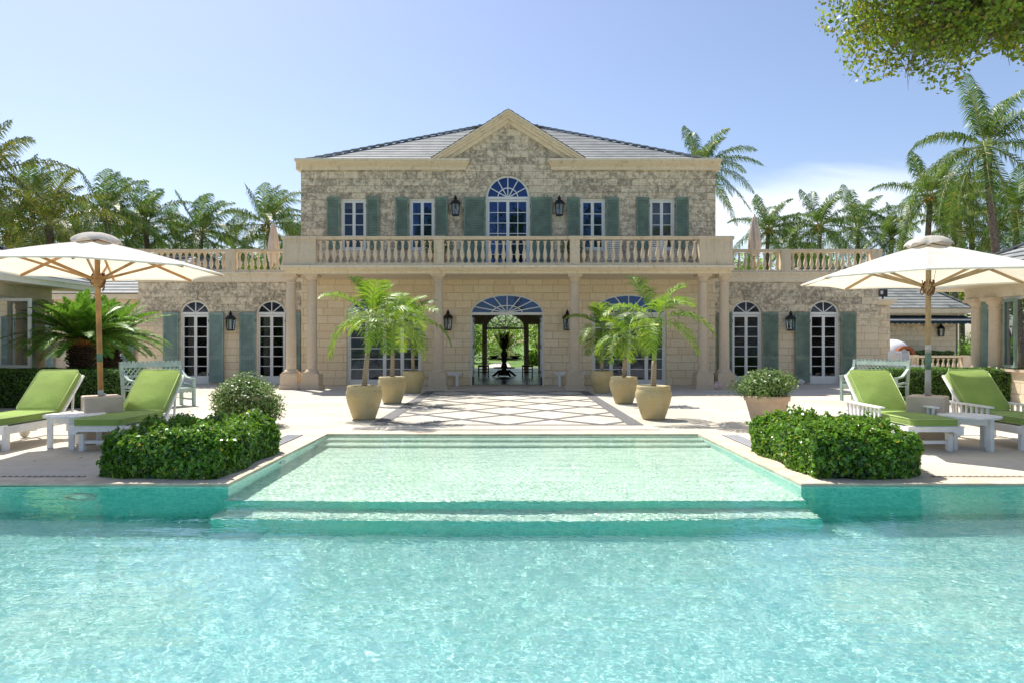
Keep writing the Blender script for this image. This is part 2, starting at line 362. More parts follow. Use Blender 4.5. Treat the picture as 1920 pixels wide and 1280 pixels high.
# ------------------------------------------------------------------ mesh helpers
WP = {}
class MB:
    def __init__(s): s.v = []; s.f = []; s.m = []
    def add(s, vs, fs, m=0):
        o = len(s.v); s.v += [tuple(q) for q in vs]; s.f += [tuple(i+o for i in f) for f in fs]; s.m += [m]*len(fs); return o
    def quad(s, a, b, c, d, m=0): s.add((a, b, c, d), [(0, 1, 2, 3)], m)
    def box(s, x0, x1, y0, y1, z0, z1, m=0):
        s.add([(x0, y0, z0), (x1, y0, z0), (x1, y1, z0), (x0, y1, z0), (x0, y0, z1), (x1, y0, z1), (x1, y1, z1), (x0, y1, z1)],
              [(0, 3, 2, 1), (4, 5, 6, 7), (0, 1, 5, 4), (1, 2, 6, 5), (2, 3, 7, 6), (3, 0, 4, 7)], m)
    def frust(s, x0, x1, y0, y1, z0, z1, ax, ay, m=0):
        """box whose top is wider by ax/ay on every side"""
        s.add([(x0, y0, z0), (x1, y0, z0), (x1, y1, z0), (x0, y1, z0), (x0-ax, y0-ay, z1), (x1+ax, y0-ay, z1), (x1+ax, y1+ay, z1), (x0-ax, y1+ay, z1)],
              [(0, 3, 2, 1), (4, 5, 6, 7), (0, 1, 5, 4), (1, 2, 6, 5), (2, 3, 7, 6), (3, 0, 4, 7)], m)
    def bar(s, p, q, w, h, m=0, up=Vector((0, 0, 1))):
        p = Vector(p); q = Vector(q); d = (q-p).normalized()
        if abs(d.dot(up)) > .98: up = Vector((0, 1, 0))
        a = d.cross(up).normalized(); b = a.cross(d).normalized()
        vs = []
        for c in (p, q):
            for i, j in ((-1, -1), (1, -1), (1, 1), (-1, 1)): vs.append(c+a*(i*w/2)+b*(j*h/2))
        s.add(vs, [(0, 1, 2, 3), (7, 6, 5, 4), (0, 4, 5, 1), (1, 5, 6, 2), (2, 6, 7, 3), (3, 7, 4, 0)], m)
    def tube(s, pts, rs, n=8, m=0, cap=True):
        pts = [Vector(p) for p in pts]
        if isinstance(rs, (int, float)): rs = [rs]*len(pts)
        vs = []; prev = None
        for i, p in enumerate(pts):
            d = (pts[min(i+1, len(pts)-1)]-pts[max(i-1, 0)]).normalized()
            if prev is None:
                a = d.orthogonal().normalized()
            else:
                a = (prev-d*prev.dot(d)).normalized()
            prev = a; b = d.cross(a)
            for k in range(n):
                t = 2*math.pi*k/n; vs.append(p+(a*math.cos(t)+b*math.sin(t))*rs[i])
        fs = [(i*n+k, i*n+(k+1) % n, (i+1)*n+(k+1) % n, (i+1)*n+k) for i in range(len(pts)-1) for k in range(n)]
        if cap: fs += [tuple(range(n))[::-1], tuple((len(pts)-1)*n+k for k in range(n))]
        s.add(vs, fs, m)
    def lathe(s, prof, c=(0, 0, 0), n=20, m=0, sq=False):
        vs = []
        for r, z in prof:
            for k in range(n):
                t = 2*math.pi*(k+.5)/n
                vs.append((c[0]+r*math.cos(t), c[1]+r*math.sin(t), c[2]+z))
        fs = [(i*n+k, i*n+(k+1) % n, (i+1)*n+(k+1) % n, (i+1)*n+k) for i in range(len(prof)-1) for k in range(n)]
        fs += [tuple(range(n))[::-1], tuple((len(prof)-1)*n+k for k in range(n))]
        s.add(vs, fs, m)
    def prism(s, poly, z0, z1, m=0):
        n = len(poly)
        vs = [(x, y, z0) for x, y in poly]+[(x, y, z1) for x, y in poly]
        s.add(vs, [tuple(range(n))[::-1], tuple(range(n, 2*n))]+[(i, (i+1) % n, n+(i+1) % n, n+i) for i in range(n)], m)
    def xz(s, poly, y0, y1, m=0):
        n = len(poly)
        vs = [(x, y0, z) for x, z in poly]+[(x, y1, z) for x, z in poly]
        s.add(vs, [tuple(range(n)), tuple(range(n, 2*n))[::-1]]+[(i, (i+1) % n, n+(i+1) % n, n+i)[::-1] for i in range(n)], m)
    def arch(s, cx, zs, a0, b0, a1, b1, y0, y1, n=20, t0=0., t1=math.pi, m=0):
        P = []
        for i in range(n+1):
            t = t0+(t1-t0)*i/n; c, q = math.cos(t), math.sin(t)
            P.append(((cx+a0*c, zs+b0*q), (cx+a1*c, zs+b1*q)))
        vs = []
        for (ix, iz), (ox, oz) in P: vs += [(ix, y0, iz), (ox, y0, oz), (ox, y1, oz), (ix, y1, iz)]
        fs = []
        for i in range(n):
            o = i*4; q = o+4
            fs += [(o, q, q+1, o+1), (o+1, q+1, q+2, o+2), (o+2, q+2, q+3, o+3), (o+3, q+3, q, o)]
        fs += [(0, 1, 2, 3), (n*4+3, n*4+2, n*4+1, n*4)]
        s.add(vs, fs, m)
    def xform(s, M, i0=0):
        for i in range(i0, len(s.v)): s.v[i] = tuple(M @ Vector(s.v[i]))
    def build(s, name, mats, parent=None, smooth=False, world=False, bevel=0):
        if not isinstance(mats, (list, tuple)): mats = [mats]
        me = bpy.data.meshes.new(name); me.from_pydata(s.v, [], s.f)
        for m in mats: me.materials.append(m)
        if len(mats) > 1: me.polygons.foreach_set('material_index', s.m)
        if smooth: me.shade_smooth()
        me.update()
        return link(name, me, parent, world, bevel)
def link(name, me, parent=None, world=False, bevel=0):
    o = bpy.data.objects.new(name, me); COL.objects.link(o)
    if parent:
        o.parent = parent
        if world: o.matrix_parent_inverse = Matrix.Translation(-WP.get(parent.name, Vector((0, 0, 0))))
    WP[o.name] = Vector((0, 0, 0))
    if bevel:
        b = o.modifiers.new('bevel', 'BEVEL'); b.width = bevel; b.segments = 2; b.limit_method = 'ANGLE'
    return o
def thing(name, loc, label, cat, group=None, rz=0, ry=0):
    o = bpy.data.objects.new(name, None); COL.objects.link(o); o.empty_display_size = .2
    o.location = loc; o.rotation_euler = (0, ry, rz); WP[o.name] = Vector(loc)
    tag(o, label, cat, group); return o
def tag(o, label, cat, group=None):
    o['label'] = label; o['category'] = cat
    if group: o['group'] = group
    return o
def struct(o, kind='structure'): o['kind'] = kind; return o
def dup(src, loc, rz=None, label=None, scale=None):
    def cp(o, par):
        c = o.copy(); COL.objects.link(c)
        if par: c.parent = par
        for ch in list(o.children): cp(ch, c)
        return c
    r = cp(src, None); r.location = loc
    if rz is not None: r.rotation_euler = (0, 0, rz)
    if label: r['label'] = label
    if scale: r.scale = scale
    return r
def px(X, Y, D):
    """world point seen at photo pixel X,Y at distance D"""
    return Vector(((X-953)/1280*D, D, 1.5+(642-Y)/1280*D))
#==BODY==
random.seed(7); rnp = np.random.default_rng(11)
# ================================================================== POOL, WATER, TERRACE
AX0, AX1 = -2.98, 3.12          # alcove of the pool
AY, BY = 7.27, 11.23            # near edge of terrace, far edge of alcove
PX, PY0 = 12.0, -4.0
m = MB()
prof = [(BY, -.02), (BY, -.19), (10.90, -.19), (10.90, -.385), (10.56, -.385), (10.56, -.575), (7.15, -.575), (7.15, -.91), (6.80, -.91), (6.80, -1.38)]
for (ya, za), (yb, zb) in zip(prof[:-1], prof[1:]):
    m.quad((AX0, ya, za), (AX1, ya, za), (AX1, yb, zb), (AX0, yb, zb), 2 if ya == yb and ya < 8 else 0)  # lower risers get the painted shade teal
for x in (AX0, AX1):            # side walls of the alcove and cheeks of the steps
    m.add([(x, AY, -.02), (x, BY, -.02), (x, BY, -.575), (x, AY, -.575)], [(0, 1, 2, 3)], 1)
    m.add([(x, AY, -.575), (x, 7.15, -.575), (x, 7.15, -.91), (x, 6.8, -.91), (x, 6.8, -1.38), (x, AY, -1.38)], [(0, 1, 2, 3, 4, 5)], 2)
FB = -1.38; BW = .2       # floor, with wall-foot shade painted in as a narrow teal border
fq = lambda a, b, c, d, k: m.quad((a, c, FB), (b, c, FB), (b, d, FB), (a, d, FB), k)
fq(-PX+BW, PX-BW, PY0+BW, 6.8-BW, 1); fq(-PX+BW, AX0-BW, 6.8-BW, AY-BW, 1); fq(AX1+BW, PX-BW, 6.8-BW, AY-BW, 1)
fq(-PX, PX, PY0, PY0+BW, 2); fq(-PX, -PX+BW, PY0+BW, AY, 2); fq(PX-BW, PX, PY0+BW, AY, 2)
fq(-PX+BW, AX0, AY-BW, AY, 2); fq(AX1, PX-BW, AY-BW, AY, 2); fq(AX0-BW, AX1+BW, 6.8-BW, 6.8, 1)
fq(AX0-BW, AX0, 6.8, AY-BW, 1); fq(AX1, AX1+BW, 6.8, AY-BW, 1)
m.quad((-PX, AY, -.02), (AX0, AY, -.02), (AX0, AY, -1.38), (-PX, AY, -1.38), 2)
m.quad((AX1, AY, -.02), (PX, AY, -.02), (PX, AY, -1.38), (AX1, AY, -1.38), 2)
m.quad((-PX, PY0, -.02), (-PX, AY, -.02), (-PX, AY, -1.38), (-PX, PY0, -1.38), 1)
m.quad((PX, PY0, -.02), (PX, AY, -.02), (PX, AY, -1.38), (PX, PY0, -1.38), 1)
m.quad((-PX, PY0, -.02), (PX, PY0, -.02), (PX, PY0, -1.38), (-PX, PY0, -1.38), 1)
pool = struct(m.build('pool_basin', [TILE_S, TILE_D, TILE_SHADE])); pool.cycles.is_caustics_receiver = True
# water surface: one rippled sheet over basin and alcove
def axis(parts):
    out = []
    for a, b, st in parts:
        k = max(1, int(round((b-a)/st))); out += list(np.linspace(a, b, k, endpoint=False))
    return np.array(out+[parts[-1][1]])
xs = axis([(-PX, -6.3, .08), (-6.3, AX0, .0085), (AX0, AX1, .0085), (AX1, 6.3, .0085), (6.3, PX, .08)])
ys = axis([(PY0, 2.6, .09), (2.6, AY, .0085), (AY, BY, .014)])
Xg, Yg = np.meshgrid(xs, ys)
Z = np.zeros_like(Xg)
for k in range(110):
    th = rnp.normal(1.25, .75)                     # crests run mostly across the view, a little aslant
    lam = .030*2**rnp.uniform(0, 1.6)
    kx, ky = 2*math.pi/lam*math.cos(th), 2*math.pi/lam*math.sin(th)
    Z += lam*.00062*np.sin(kx*Xg+ky*Yg+rnp.uniform(0, 6.28))
for k in range(16):
    th = rnp.normal(1.3, .5); lam = rnp.uniform(.12, .4); Z += lam*.0007*np.sin(2*math.pi/lam*(math.cos(th)*Xg+math.sin(th)*Yg)+rnp.uniform(0, 6.28))
for k in range(6):
    th = rnp.normal(1.3, .4); lam = rnp.uniform(.9, 2.2)
    Z += lam*.0004*np.sin(2*math.pi/lam*(math.cos(th)*Xg+math.sin(th)*Yg)+rnp.uniform(0, 6.28))
# calmer close to the far steps, livelier in the middle
amp = np.interp(Yg, [2, 5, 7.3, 11.2], [1., 1.0, 1.0, .75])
Z = Z*amp-.022
V = np.stack([Xg, Yg, Z], -1).reshape(-1, 3)
ny, nx = Xg.shape; idx = np.arange(nx*ny).reshape(ny, nx)
cxm = (xs[:-1]+xs[1:])/2; cym = (ys[:-1]+ys[1:])/2
keep = (cym[:, None] < AY) | ((cxm[None, :] > AX0) & (cxm[None, :] < AX1))
F = np.stack([idx[:-1, :-1], idx[:-1, 1:], idx[1:, 1:], idx[1:, :-1]], -1)[keep]
used = np.unique(F); remap = -np.ones(nx*ny, int); remap[used] = np.arange(len(used)); V = V[used]; F = remap[F]
def np_mesh(name, V, F, mats, smooth=False):
    me = bpy.data.meshes.new(name); nv, nf = len(V), len(F); k = F.shape[1]
    me.vertices.add(nv); me.vertices.foreach_set('co', np.asarray(V, np.float32).ravel())
    me.loops.add(nf*k); me.loops.foreach_set('vertex_index', np.asarray(F, np.int32).ravel())
    me.polygons.add(nf); me.polygons.foreach_set('loop_start', np.arange(0, nf*k, k, dtype=np.int32))
    for q in (mats if isinstance(mats, (list, tuple)) else [mats]): me.materials.append(q)
    me.update(calc_edges=True)
    if smooth: me.shade_smooth()
    return me
water = struct(link('pool_water', np_mesh('pool_water', V, F, WATER, True))); water.cycles.is_caustics_caster = True
# lawn to the horizon (ring round the paved court)
m = MB()
TX, TY0, TY1 = 30, -14, 41
for a in ([(-1500, TY1), (1500, TY1), (1500, 1500), (-1500, 1500)], [(-1500, -1500), (1500, -1500), (1500, TY0), (-1500, TY0)],
          [(-1500, TY0), (-TX, TY0), (-TX, TY1), (-1500, TY1)], [(TX, TY0), (1500, TY0), (1500, TY1), (TX, TY1)]):
    m.add([(x, y, -.03) for x, y in a], [(0, 1, 2, 3)])
struct(m.build('ground', LAWN))
m = MB(); m.add([(-1500, -1500, .35), (1500, -1500, .35), (1500, -60, .35), (-1500, -60, .35)], [(0, 1, 2, 3)]); m.v = [(x, y, -.02) for x, y, z in m.v]
struct(m.build('sea', flat('sea_water', (.01, .07, .12), .15, .2, .05)))
cw = .34   # coping width
m = MB()
for a in ([(-TX, BY+cw), (TX, BY+cw), (TX, TY1), (-TX, TY1)], [(-TX, AY+cw), (AX0-cw, AY+cw), (AX0-cw, BY+cw), (-TX, BY+cw)],
          [(AX1+cw, AY+cw), (TX, AY+cw), (TX, BY+cw), (AX1+cw, BY+cw)], [(-TX, TY0), (TX, TY0), (TX, PY0-cw), (-TX, PY0-cw)],
          [(-TX, PY0-cw), (-PX-cw, PY0-cw), (-PX-cw, AY+cw), (-TX, AY+cw)], [(PX+cw, PY0-cw), (TX, PY0-cw), (TX, AY+cw), (PX+cw, AY+cw)]):
    m.add([(x, y, 0) for x, y in a], [(0, 1, 2, 3)])
struct(m.build('terrace', TERR))
m = MB()
z0, z1 = -.045, .004
m.box(AX0-cw, AX1+cw, BY, BY+cw, z0, z1); m.box(AX0-cw, AX0, AY, BY, z0, z1); m.box(AX1, AX1+cw, AY, BY, z0, z1)
m.box(-PX-cw, AX0-cw, AY, AY+cw, z0, z1); m.box(AX1+cw, PX+cw, AY, AY+cw, z0, z1)
m.box(-PX-cw, PX+cw, PY0-cw, PY0, z0, z1); m.box(-PX-cw, -PX, PY0, AY, z0, z1); m.box(PX, PX+cw, PY0, AY, z0, z1)
struct(m.build('pool_coping', COPE))
# slot drains beside the pool
def grate(name, x0, x1, y0, y1, n, alongx, lab):
    m = MB(); m.box(x0, x1, y0, y1, -.01, .006, 0)
    for i in range(n):
        if alongx:
            a = y0+(y1-y0)*(i+.5)/n; m.box(x0+.01, x1-.01, a-.012, a+.008, .006, .016, 1)
        else:
            a = x0+(x1-x0)*(i+.5)/n; m.box(a-.012, a+.008, y0+.01, y1-.01, .006, .016, 1)
    tag(m.build(name, [GRATE, METAL]), lab, 'drain', 'slot drains along the pool edge')
grate('drain_grate', AX0-cw-.27, AX0-cw-.01, 8.7, 11.1, 5, False, 'dark slotted drain beside the left flank of the shallow pool shelf')
grate('drain_grate', AX1+cw+.01, AX1+cw+.27, 8.7, 11.1, 5, False, 'dark slotted drain beside the right flank of the shallow pool shelf')
for sgn, lab in ((-1, 'narrow grey slot drain in front of the left pair of loungers'), (1, 'narrow grey slot drain in front of the right pair of loungers')):
    a, b = sorted((sgn*4.75, sgn*11.8))
    m = MB(); m.box(a, b, AY+cw+.005, AY+cw+.075, -.01, .006, 0)
    k = a+.02
    while k < b: m.box(k, k+.03, AY+cw+.012, AY+cw+.068, .006, .012, 1); k += .07
    tag(m.build('drain_grate', [GRATE, COPE]), lab, 'drain', 'slot drains along the pool edge')
# pebble lattice carpet in front of the door
def clip(poly, x0, x1, y0, y1):
    for ax, lim, s in ((0, x0, 1), (0, x1, -1), (1, y0, 1), (1, y1, -1)):
        out = []
        for i in range(len(poly)):
            p, q = poly[i-1], poly[i]; a, b = (p[ax]-lim)*s, (q[ax]-lim)*s
            if (a >= 0) != (b >= 0):
                t = a/(a-b); out.append((p[0]+(q[0]-p[0])*t, p[1]+(q[1]-p[1])*t))
            if b >= 0: out.append(q)
        poly = out
        if len(poly) < 3: return []
    return poly
m = MB(); ox = -.03; PXA, PXB, PYA, PYB = -2.22+ox, 2.22+ox, 12.5, 21.1; hw = .075*math.sqrt(2)
for sgn, zz in ((1, .004), (-1, .0065)):
    for k in range(-4, 9):
        c = 14.26+1.76*k
        poly = [(ox-5, c-5*sgn-hw), (ox+5, c+5*sgn-hw), (ox+5, c+5*sgn+hw), (ox-5, c-5*sgn+hw)]
        poly = clip(poly, PXA, PXB, PYA, PYB)
        if poly: m.add([(x, y, zz) for x, y in poly], [tuple(range(len(poly)))])
for a in ((PXA-.28, PXA, PYA, PYB), (PXB, PXB+.28, PYA, PYB)):
    m.add([(a[0], a[2], .009), (a[1], a[2], .009), (a[1], a[3], .009), (a[0], a[3], .009)], [(0, 1, 2, 3)])
for a, b in ((PYA-.07, PYA), (PYB, PYB+.1)):
    m.add([(PXA-.28, a, .009), (PXB+.28, a, .009), (PXB+.28, b, .009), (PXA-.28, b, .009)], [(0, 1, 2, 3)])
m.add([(-2.7, 11.74, .005), (2.62, 11.74, .005), (2.62, 11.80, .005), (-2.7, 11.80, .005)], [(0, 1, 2, 3)])
struct(m.build('paving_pattern', PEB))
# round fittings on the pool walls
def fitting(lab, rx, loc, rz):
    t = thing('pool_fitting', loc, lab, 'pool fitting', 'round fittings in the pool walls', rz)
    m = MB(); m.arch(0, 0, rx*.84, rx*.84, rx, rx, -.025, .0, 28, 0, 2*math.pi); m.build('ring', METAL, t)
    m = MB(); m.lathe([(rx*.6, 0), (rx*.5, .02)], n=20); m.xform(Matrix.Rotation(R(90), 4, 'X')); m.build('cover', TILE_D, t)
fitting('round cover ring on the pool wall below the left loungers', .16, (-4.55, AY-.005, -.55), 0)
fitting('small round cover ring on the left side wall of the shelf', .09, (AX0+.005, 8.95, -.25), R(90))

# ================================================================== WALL / WINDOW BUILDERS
def wall(m, x0, x1, y, th, ztop, ops, zb=0., mi=0):
    """ztop: list of (x,z); ops: (xa,xb,z0,zs,rise); front at y, back at y+th"""
    xsx = {x0, x1}
    for x, z in ztop:
        if x0 < x < x1: xsx.add(x)
    for xa, xb, zz0, zs, b in ops:
        n = 22 if b else 1
        for i in range(n+1): xsx.add((xa+xb)/2-(xb-xa)/2*math.cos(math.pi*i/n))
    X = sorted(xsx); X = [X[0]]+[b for a, b in zip(X[:-1], X[1:]) if b-a > 1e-5]
    tx, tz = zip(*ztop)
    top = lambda x: float(np.interp(x, tx, tz))
    def otop(o, x):
        xa, xb, zz0, zs, b = o
        if not b: return zs
        u = (x-(xa+xb)/2)/((xb-xa)/2); return zs+b*math.sqrt(max(0, 1-u*u))
    for a, b in zip(X[:-1], X[1:]):
        mid = (a+b)/2; act = sorted([o for o in ops if o[0] < mid < o[1]], key=lambda o: o[2])
        lo = (zb, zb); spans = []
        for o in act:
            if o[2] > lo[0]+1e-4: spans.append((lo, (o[2], o[2])))
            lo = (otop(o, a), otop(o, b))
        spans.append((lo, (top(a), top(b))))
        for (la, lb), (ta, tb) in spans:
            m.quad((a, y, la), (b, y, lb), (b, y, tb), (a, y, ta), mi)
            m.quad((b, y+th, lb), (a, y+th, la), (a, y+th, ta), (b, y+th, tb), mi)
        for o in act:
            m.quad((a, y, otop(o, a)), (a, y+th, otop(o, a)), (b, y+th, otop(o, b)), (b, y, otop(o, b)), mi)
            if o[2] > zb+1e-4: m.quad((a, y, o[2]), (b, y, o[2]), (b, y+th, o[2]), (a, y+th, o[2]), mi)
    for xa, xb, zz0, zs, b in ops:
        for x in (xa, xb): m.quad((x, y, zz0), (x, y+th, zz0), (x, y+th, zs), (x, y, zs), mi)
    m.quad((x0, y, zb), (x0, y+th, zb), (x0, y+th, top(x0)), (x0, y, top(x0)), mi)
    m.quad((x1, y, zb), (x1, y+th, zb), (x1, y+th, top(x1)), (x1, y, top(x1)), mi)

def window(par, x0, x1, z0, zs, b, y, leaves=2, cols=1, rows=6, bottom=.26, spokes=3, inner=0, name='window', glass=None, frame_only=False, fr=.06, fanglass=None):
    """white frame set back in the opening, panes as a child"""
    glass = glass or GLASS
    m = MB(); g = MB(); cx = (x0+x1)/2; hw = (x1-x0)/2
    m.box(x0, x0+fr, y, y+.09, z0, zs); m.box(x1-fr, x1, y, y+.09, z0, zs)
    if b:
        m.box(x0+fr, x1-fr, y-.012, y+.09, zs-.045, zs+.045)
        m.arch(cx, zs, hw-fr, b-fr, hw, b, y, y+.09, 28)
        for i in range(spokes):
            t = math.pi*(i+1)/(spokes+1)
            m.bar((cx+.05*math.cos(t), y+.04, zs+.045), (cx+(hw-fr*.8)*math.cos(t), y+.04, zs+(b-fr*.8)*math.sin(t)), .032, .028, up=Vector((0, 1, 0)))
        if inner:
            m.arch(cx, zs, hw*inner-.016, b*inner-.016, hw*inner+.016, b*inner+.016, y+.028, y+.056, 20)
            m.arch(cx, zs, .001, .001, .09, .07, y+.02, y+.06, 10)
        n = 24; vs = [(cx, y+.045, zs)]+[(cx+(hw-.02)*math.cos(math.pi*i/n), y+.045, zs+(b-.02)*math.sin(math.pi*i/n)) for i in range(n+1)]
        fg = MB(); fg.add(vs, [(0, i+1, i+2) for i in range(n)])
    else:
        m.box(x0+fr, x1-fr, y, y+.09, zs-fr, zs); m.box(x0-.04, x1+.04, y-.10, y+.09, z0-.05, z0)
    if not frame_only:
        a0, a1 = x0+fr+.002, x1-fr-.002; lw = (a1-a0)/leaves; zt = zs-(.05 if b else fr)-.002; zb = z0+.005
        for i in range(leaves):
            la, lb = a0+i*lw+.001, a0+(i+1)*lw-.001; st = .052 if leaves < 4 else .06
            m.box(la, la+st, y+.02, y+.06, zb, zt); m.box(lb-st, lb, y+.02, y+.06, zb, zt)
            m.box(la+st, lb-st, y+.02, y+.06, zt-.08, zt); m.box(la+st, lb-st, y+.02, y+.06, zb, zb+bottom)
            ga, gb, gz0, gz1 = la+st, lb-st, zb+bottom, zt-.08
            for k in range(1, rows):
                zz = gz0+(gz1-gz0)*k/rows; m.box(ga, gb, y+.025, y+.052, zz-.013, zz+.013)
            for k in range(1, cols):
                xx = ga+(gb-ga)*k/cols; m.box(xx-.012, xx+.012, y+.024, y+.053, gz0, gz1)
            g.quad((ga, y+.04, gz0), (gb, y+.04, gz0), (gb, y+.04, gz1), (ga, y+.04, gz1))
    f = m.build(name, WHITE, par, world=True)
    if g.v: g.build('pane', glass, f, world=True)
    if b: fg.build('pane', fanglass or glass, f, world=True)
    return f
def shutter(par, x0, x1, z0, z1, y, split=None, mat=None, tilt=0.):
    m = MB(); st = .055; yb = y-.035
    m.box(x0, x0+st, yb, y, z0, z1); m.box(x1-st, x1, yb, y, z0, z1)
    rails = [(z0, z0+.09), (z1-.09, z1)]
    if split: rails.append((split-.06, split+.06))
    rails.sort()
    for a, b in rails: m.box(x0+st, x1-st, yb, y, a, b)
    for (a0, a1), (b0, b1) in zip(rails[:-1], rails[1:]):
        n = max(1, int((b0-a1)/.075)); d = (b0-a1)/n
        for i in range(n):
            z = a1+d*i
            m.add([(x0+st, yb-.002, z+.004), (x1-st, yb-.002, z+.004), (x1-st, y-.006, z+d*1.0), (x0+st, y-.006, z+d*1.0),
                   (x0+st, yb+.006, z+.0), (x1-st, yb+.006, z+.0), (x1-st, y, z+d*.92), (x0+st, y, z+d*.92)],
                  [(0, 1, 2, 3), (7, 6, 5, 4), (0, 4, 5, 1), (2, 6, 7, 3)])
    for zz in (z0+.3, z1-.3): m.box(x0-.012 if tilt < 0 else x1-.004, x0+.004 if tilt < 0 else x1+.012, yb-.008, yb+.01, zz-.05, zz+.05, 1)
    if tilt:
        hx = x1 if tilt > 0 else x0
        M = Matrix.Translation((hx, y, 0)) @ Matrix.Rotation(R(tilt), 4, 'Z') @ Matrix.Translation((-hx, -y, 0)); m.xform(M)
    return m.build('shutter', [mat or SHUT, BLACK], par, world=True)
def vouss(m, cx, zs, a, b, wd, y0, y1, n, key=True):
    for i in range(n):
        if key and i == n//2: continue
        t0 = math.pi*(i+.025)/n; t1 = math.pi*(i+.975)/n
        m.arch(cx, zs, a, b, a+wd, b+wd, y0, y1, 3, t0, t1)
    if key: m.xz([(cx-.10, zs+b+.005), (cx+.10, zs+b+.005), (cx+.15, zs+b+wd+.14), (cx-.15, zs+b+wd+.14)], y0-.03, y1)
BAL = None
def baluster_mesh(h):
    m = MB(); k = h/.74
    pr = [(.048, .0), (.052, .03), (.035, .05), (.032, .09), (.05, .14), (.068, .2), (.073, .26), (.066, .33), (.05, .42), (.036, .5), (.031, .56), (.034, .60), (.046, .62), (.048, .64), (.04, .655), (.046, .68), (.052, .74)]
    m.lathe([(r, z*k) for r, z in pr], n=12)
    m.box(-.058, .058, -.058, .058, 0, .04*k); m.box(-.055, .055, -.055, .055, .7*k, .74*k)
    me = bpy.data.meshes.new('baluster'); me.from_pydata(m.v, [], m.f); me.materials.append(RAIL); me.shade_smooth(); me.set_sharp_from_angle(angle=R(35)) if hasattr(me, 'set_sharp_from_angle') else None
    return me
def balustrade(par, x0, x1, y, z0, z1, n, me, vert=False):
    """rail and plinth course with each baluster a child"""
    m = MB()
    if not vert:
        m.box(x0, x1, y-.11, y+.11, z0, z0+.07); m.box(x0, x1, y-.10, y+.10, z1-.085, z1-.02); m.box(x0, x1, y-.12, y+.12, z1-.02, z1+.015)
    rl = m.build('balustrade', RAIL, par, world=True)
    for i in range(n):
        o = link('baluster', me, rl, True); WP.pop(o.name, None)
        o.location = (x0+(x1-x0)*(i+.5)/n, y, z0+.07)
    return rl
def cornice(m, x0, x1, y, z0, z1, pr=.33, ends=.15, mi=0):
    h = z1-z0
    m.box(x0-ends*.2, x1+ends*.2, y-pr*.25, y+.05, z0, z0+h*.3, mi)
    # cyma as a stack of widening slices
    n = 6
    for i in range(n):
        t = (i+1)/n; e = .25+.6*(t*t*(3-2*t)); za = z0+h*(.3+.45*i/n); zb = z0+h*(.3+.45*(i+1)/n)
        m.box(x0-ends*e, x1+ends*e, y-pr*e, y+.05, za, zb, mi)
    m.box(x0-ends, x1+ends, y-pr, y+.05, z0+h*.75, z1, mi)
def hip(m, x0, x1, y0, y1, z0, xa, xb, ya, yb, zr, n, lip=.03):
    """courses of slate on four slopes; ridge from (xa,ya) to (xb,yb)"""
    c = [Vector((x0, y0, z0)), Vector((x1, y0, z0)), Vector((x1, y1, z0)), Vector((x0, y1, z0))]
    ra, rb = Vector((xa, ya, zr)), Vector((xb, yb, zr))
    tops = [(ra, rb), (rb, rb), (rb, ra), (ra, ra)] if ya == yb else [(ra, ra), (ra, rb), (rb, rb), (rb, ra)]
    up = Vector((0, 0, lip))
    for s in range(4):
        p, q = c[s], c[(s+1) % 4]; tp, tq = tops[s]
        for i in range(n):
            a, b = i/n, (i+1)/n
            pa, qa, pb, qb = p.lerp(tp, a), q.lerp(tq, a), p.lerp(tp, b), q.lerp(tq, b)
            m.quad(pa+up, qa+up, qb+up*.12, pb+up*.12, 0)
            m.quad(pa-up*.2, qa-up*.2, qa+up, pa+up, 1)
    cn = [(c[0], tops[0][0]), (c[1], tops[0][1]), (c[2], tops[2][0]), (c[3], tops[2][1])]
    for p, q in cn:
        k = max(3, int((q-p).length/.36))
        for i in range(k):
            a = p.lerp(q, i/k)+Vector((0, 0, .075)); b = p.lerp(q, (i+1.02)/k)+Vector((0, 0, .045)); m.bar(a, b, .20, .045, 0)
    if (ra-rb).length > .1: m.bar(ra+Vector((0, 0, .07)), rb+Vector((0, 0, .07)), .22, .06, 0)

def column_mesh(m, cx, cy, h, r=.165, ped=.5):
    m.box(cx-.31, cx+.31, cy-.31, cy+.31, 0, .13); m.box(cx-.275, cx+.275, cy-.275, cy+.275, .13, ped)
    m.box(cx-.235, cx+.235, cy-.235, cy+.235, ped, ped+.05)
    m.lathe([(.22, ped+.05), (.225, ped+.08), (.20, ped+.11), (.175, ped+.14)]+[(r*(1-.13*(t**1.6)), ped+.14+(h-ped-.42)*t) for t in [i/8 for i in range(9)]]
            + [(r*.98, h-.27), (r*1.05, h-.25), (r*.93, h-.23), (r*.93, h-.17), (r*1.1, h-.15), (r*1.35, h-.08)], (cx, cy, 0), 24)
    m.box(cx-.235, cx+.235, cy-.235, cy+.235, h-.08, h)
# ================================================================== MAIN HOUSE
house = thing('main_house', (0, 24, 0), 'two storey cream stone villa with central pediment, columned portico and balcony', 'house')
WY = 24.0
lowops = [(-1.34, 1.26, 0, 2.51, .69), (-5.68, -3.06, 0, 2.51, .69), (2.95, 5.56, 0, 2.51, .69)]
upops = [(-5.89, -5.0, 4.78, 6.56, 0), (-3.48, -2.59, 4.78, 6.56, 0), (2.53, 3.41, 4.78, 6.56, 0), (4.97, 5.85, 4.78, 6.56, 0), (-.79, .76, 3.97, 6.58, .79)]
m = MB()
wall(m, -7.275, 7.275, WY, .3, [(-8, 3.97), (8, 3.97)], lowops, mi=1)
wall(m, -7.275, 7.275, WY, .3, [(-8, 7.7), (-2.52, 7.7), (0, 9.3), (2.52, 7.7), (8, 7.7)], upops, zb=3.97, mi=0)
for s in (-1, 1):
    m.box(*sorted((s*7.275, s*6.98)), WY+.3, 34.0, 0, 7.7, 0)
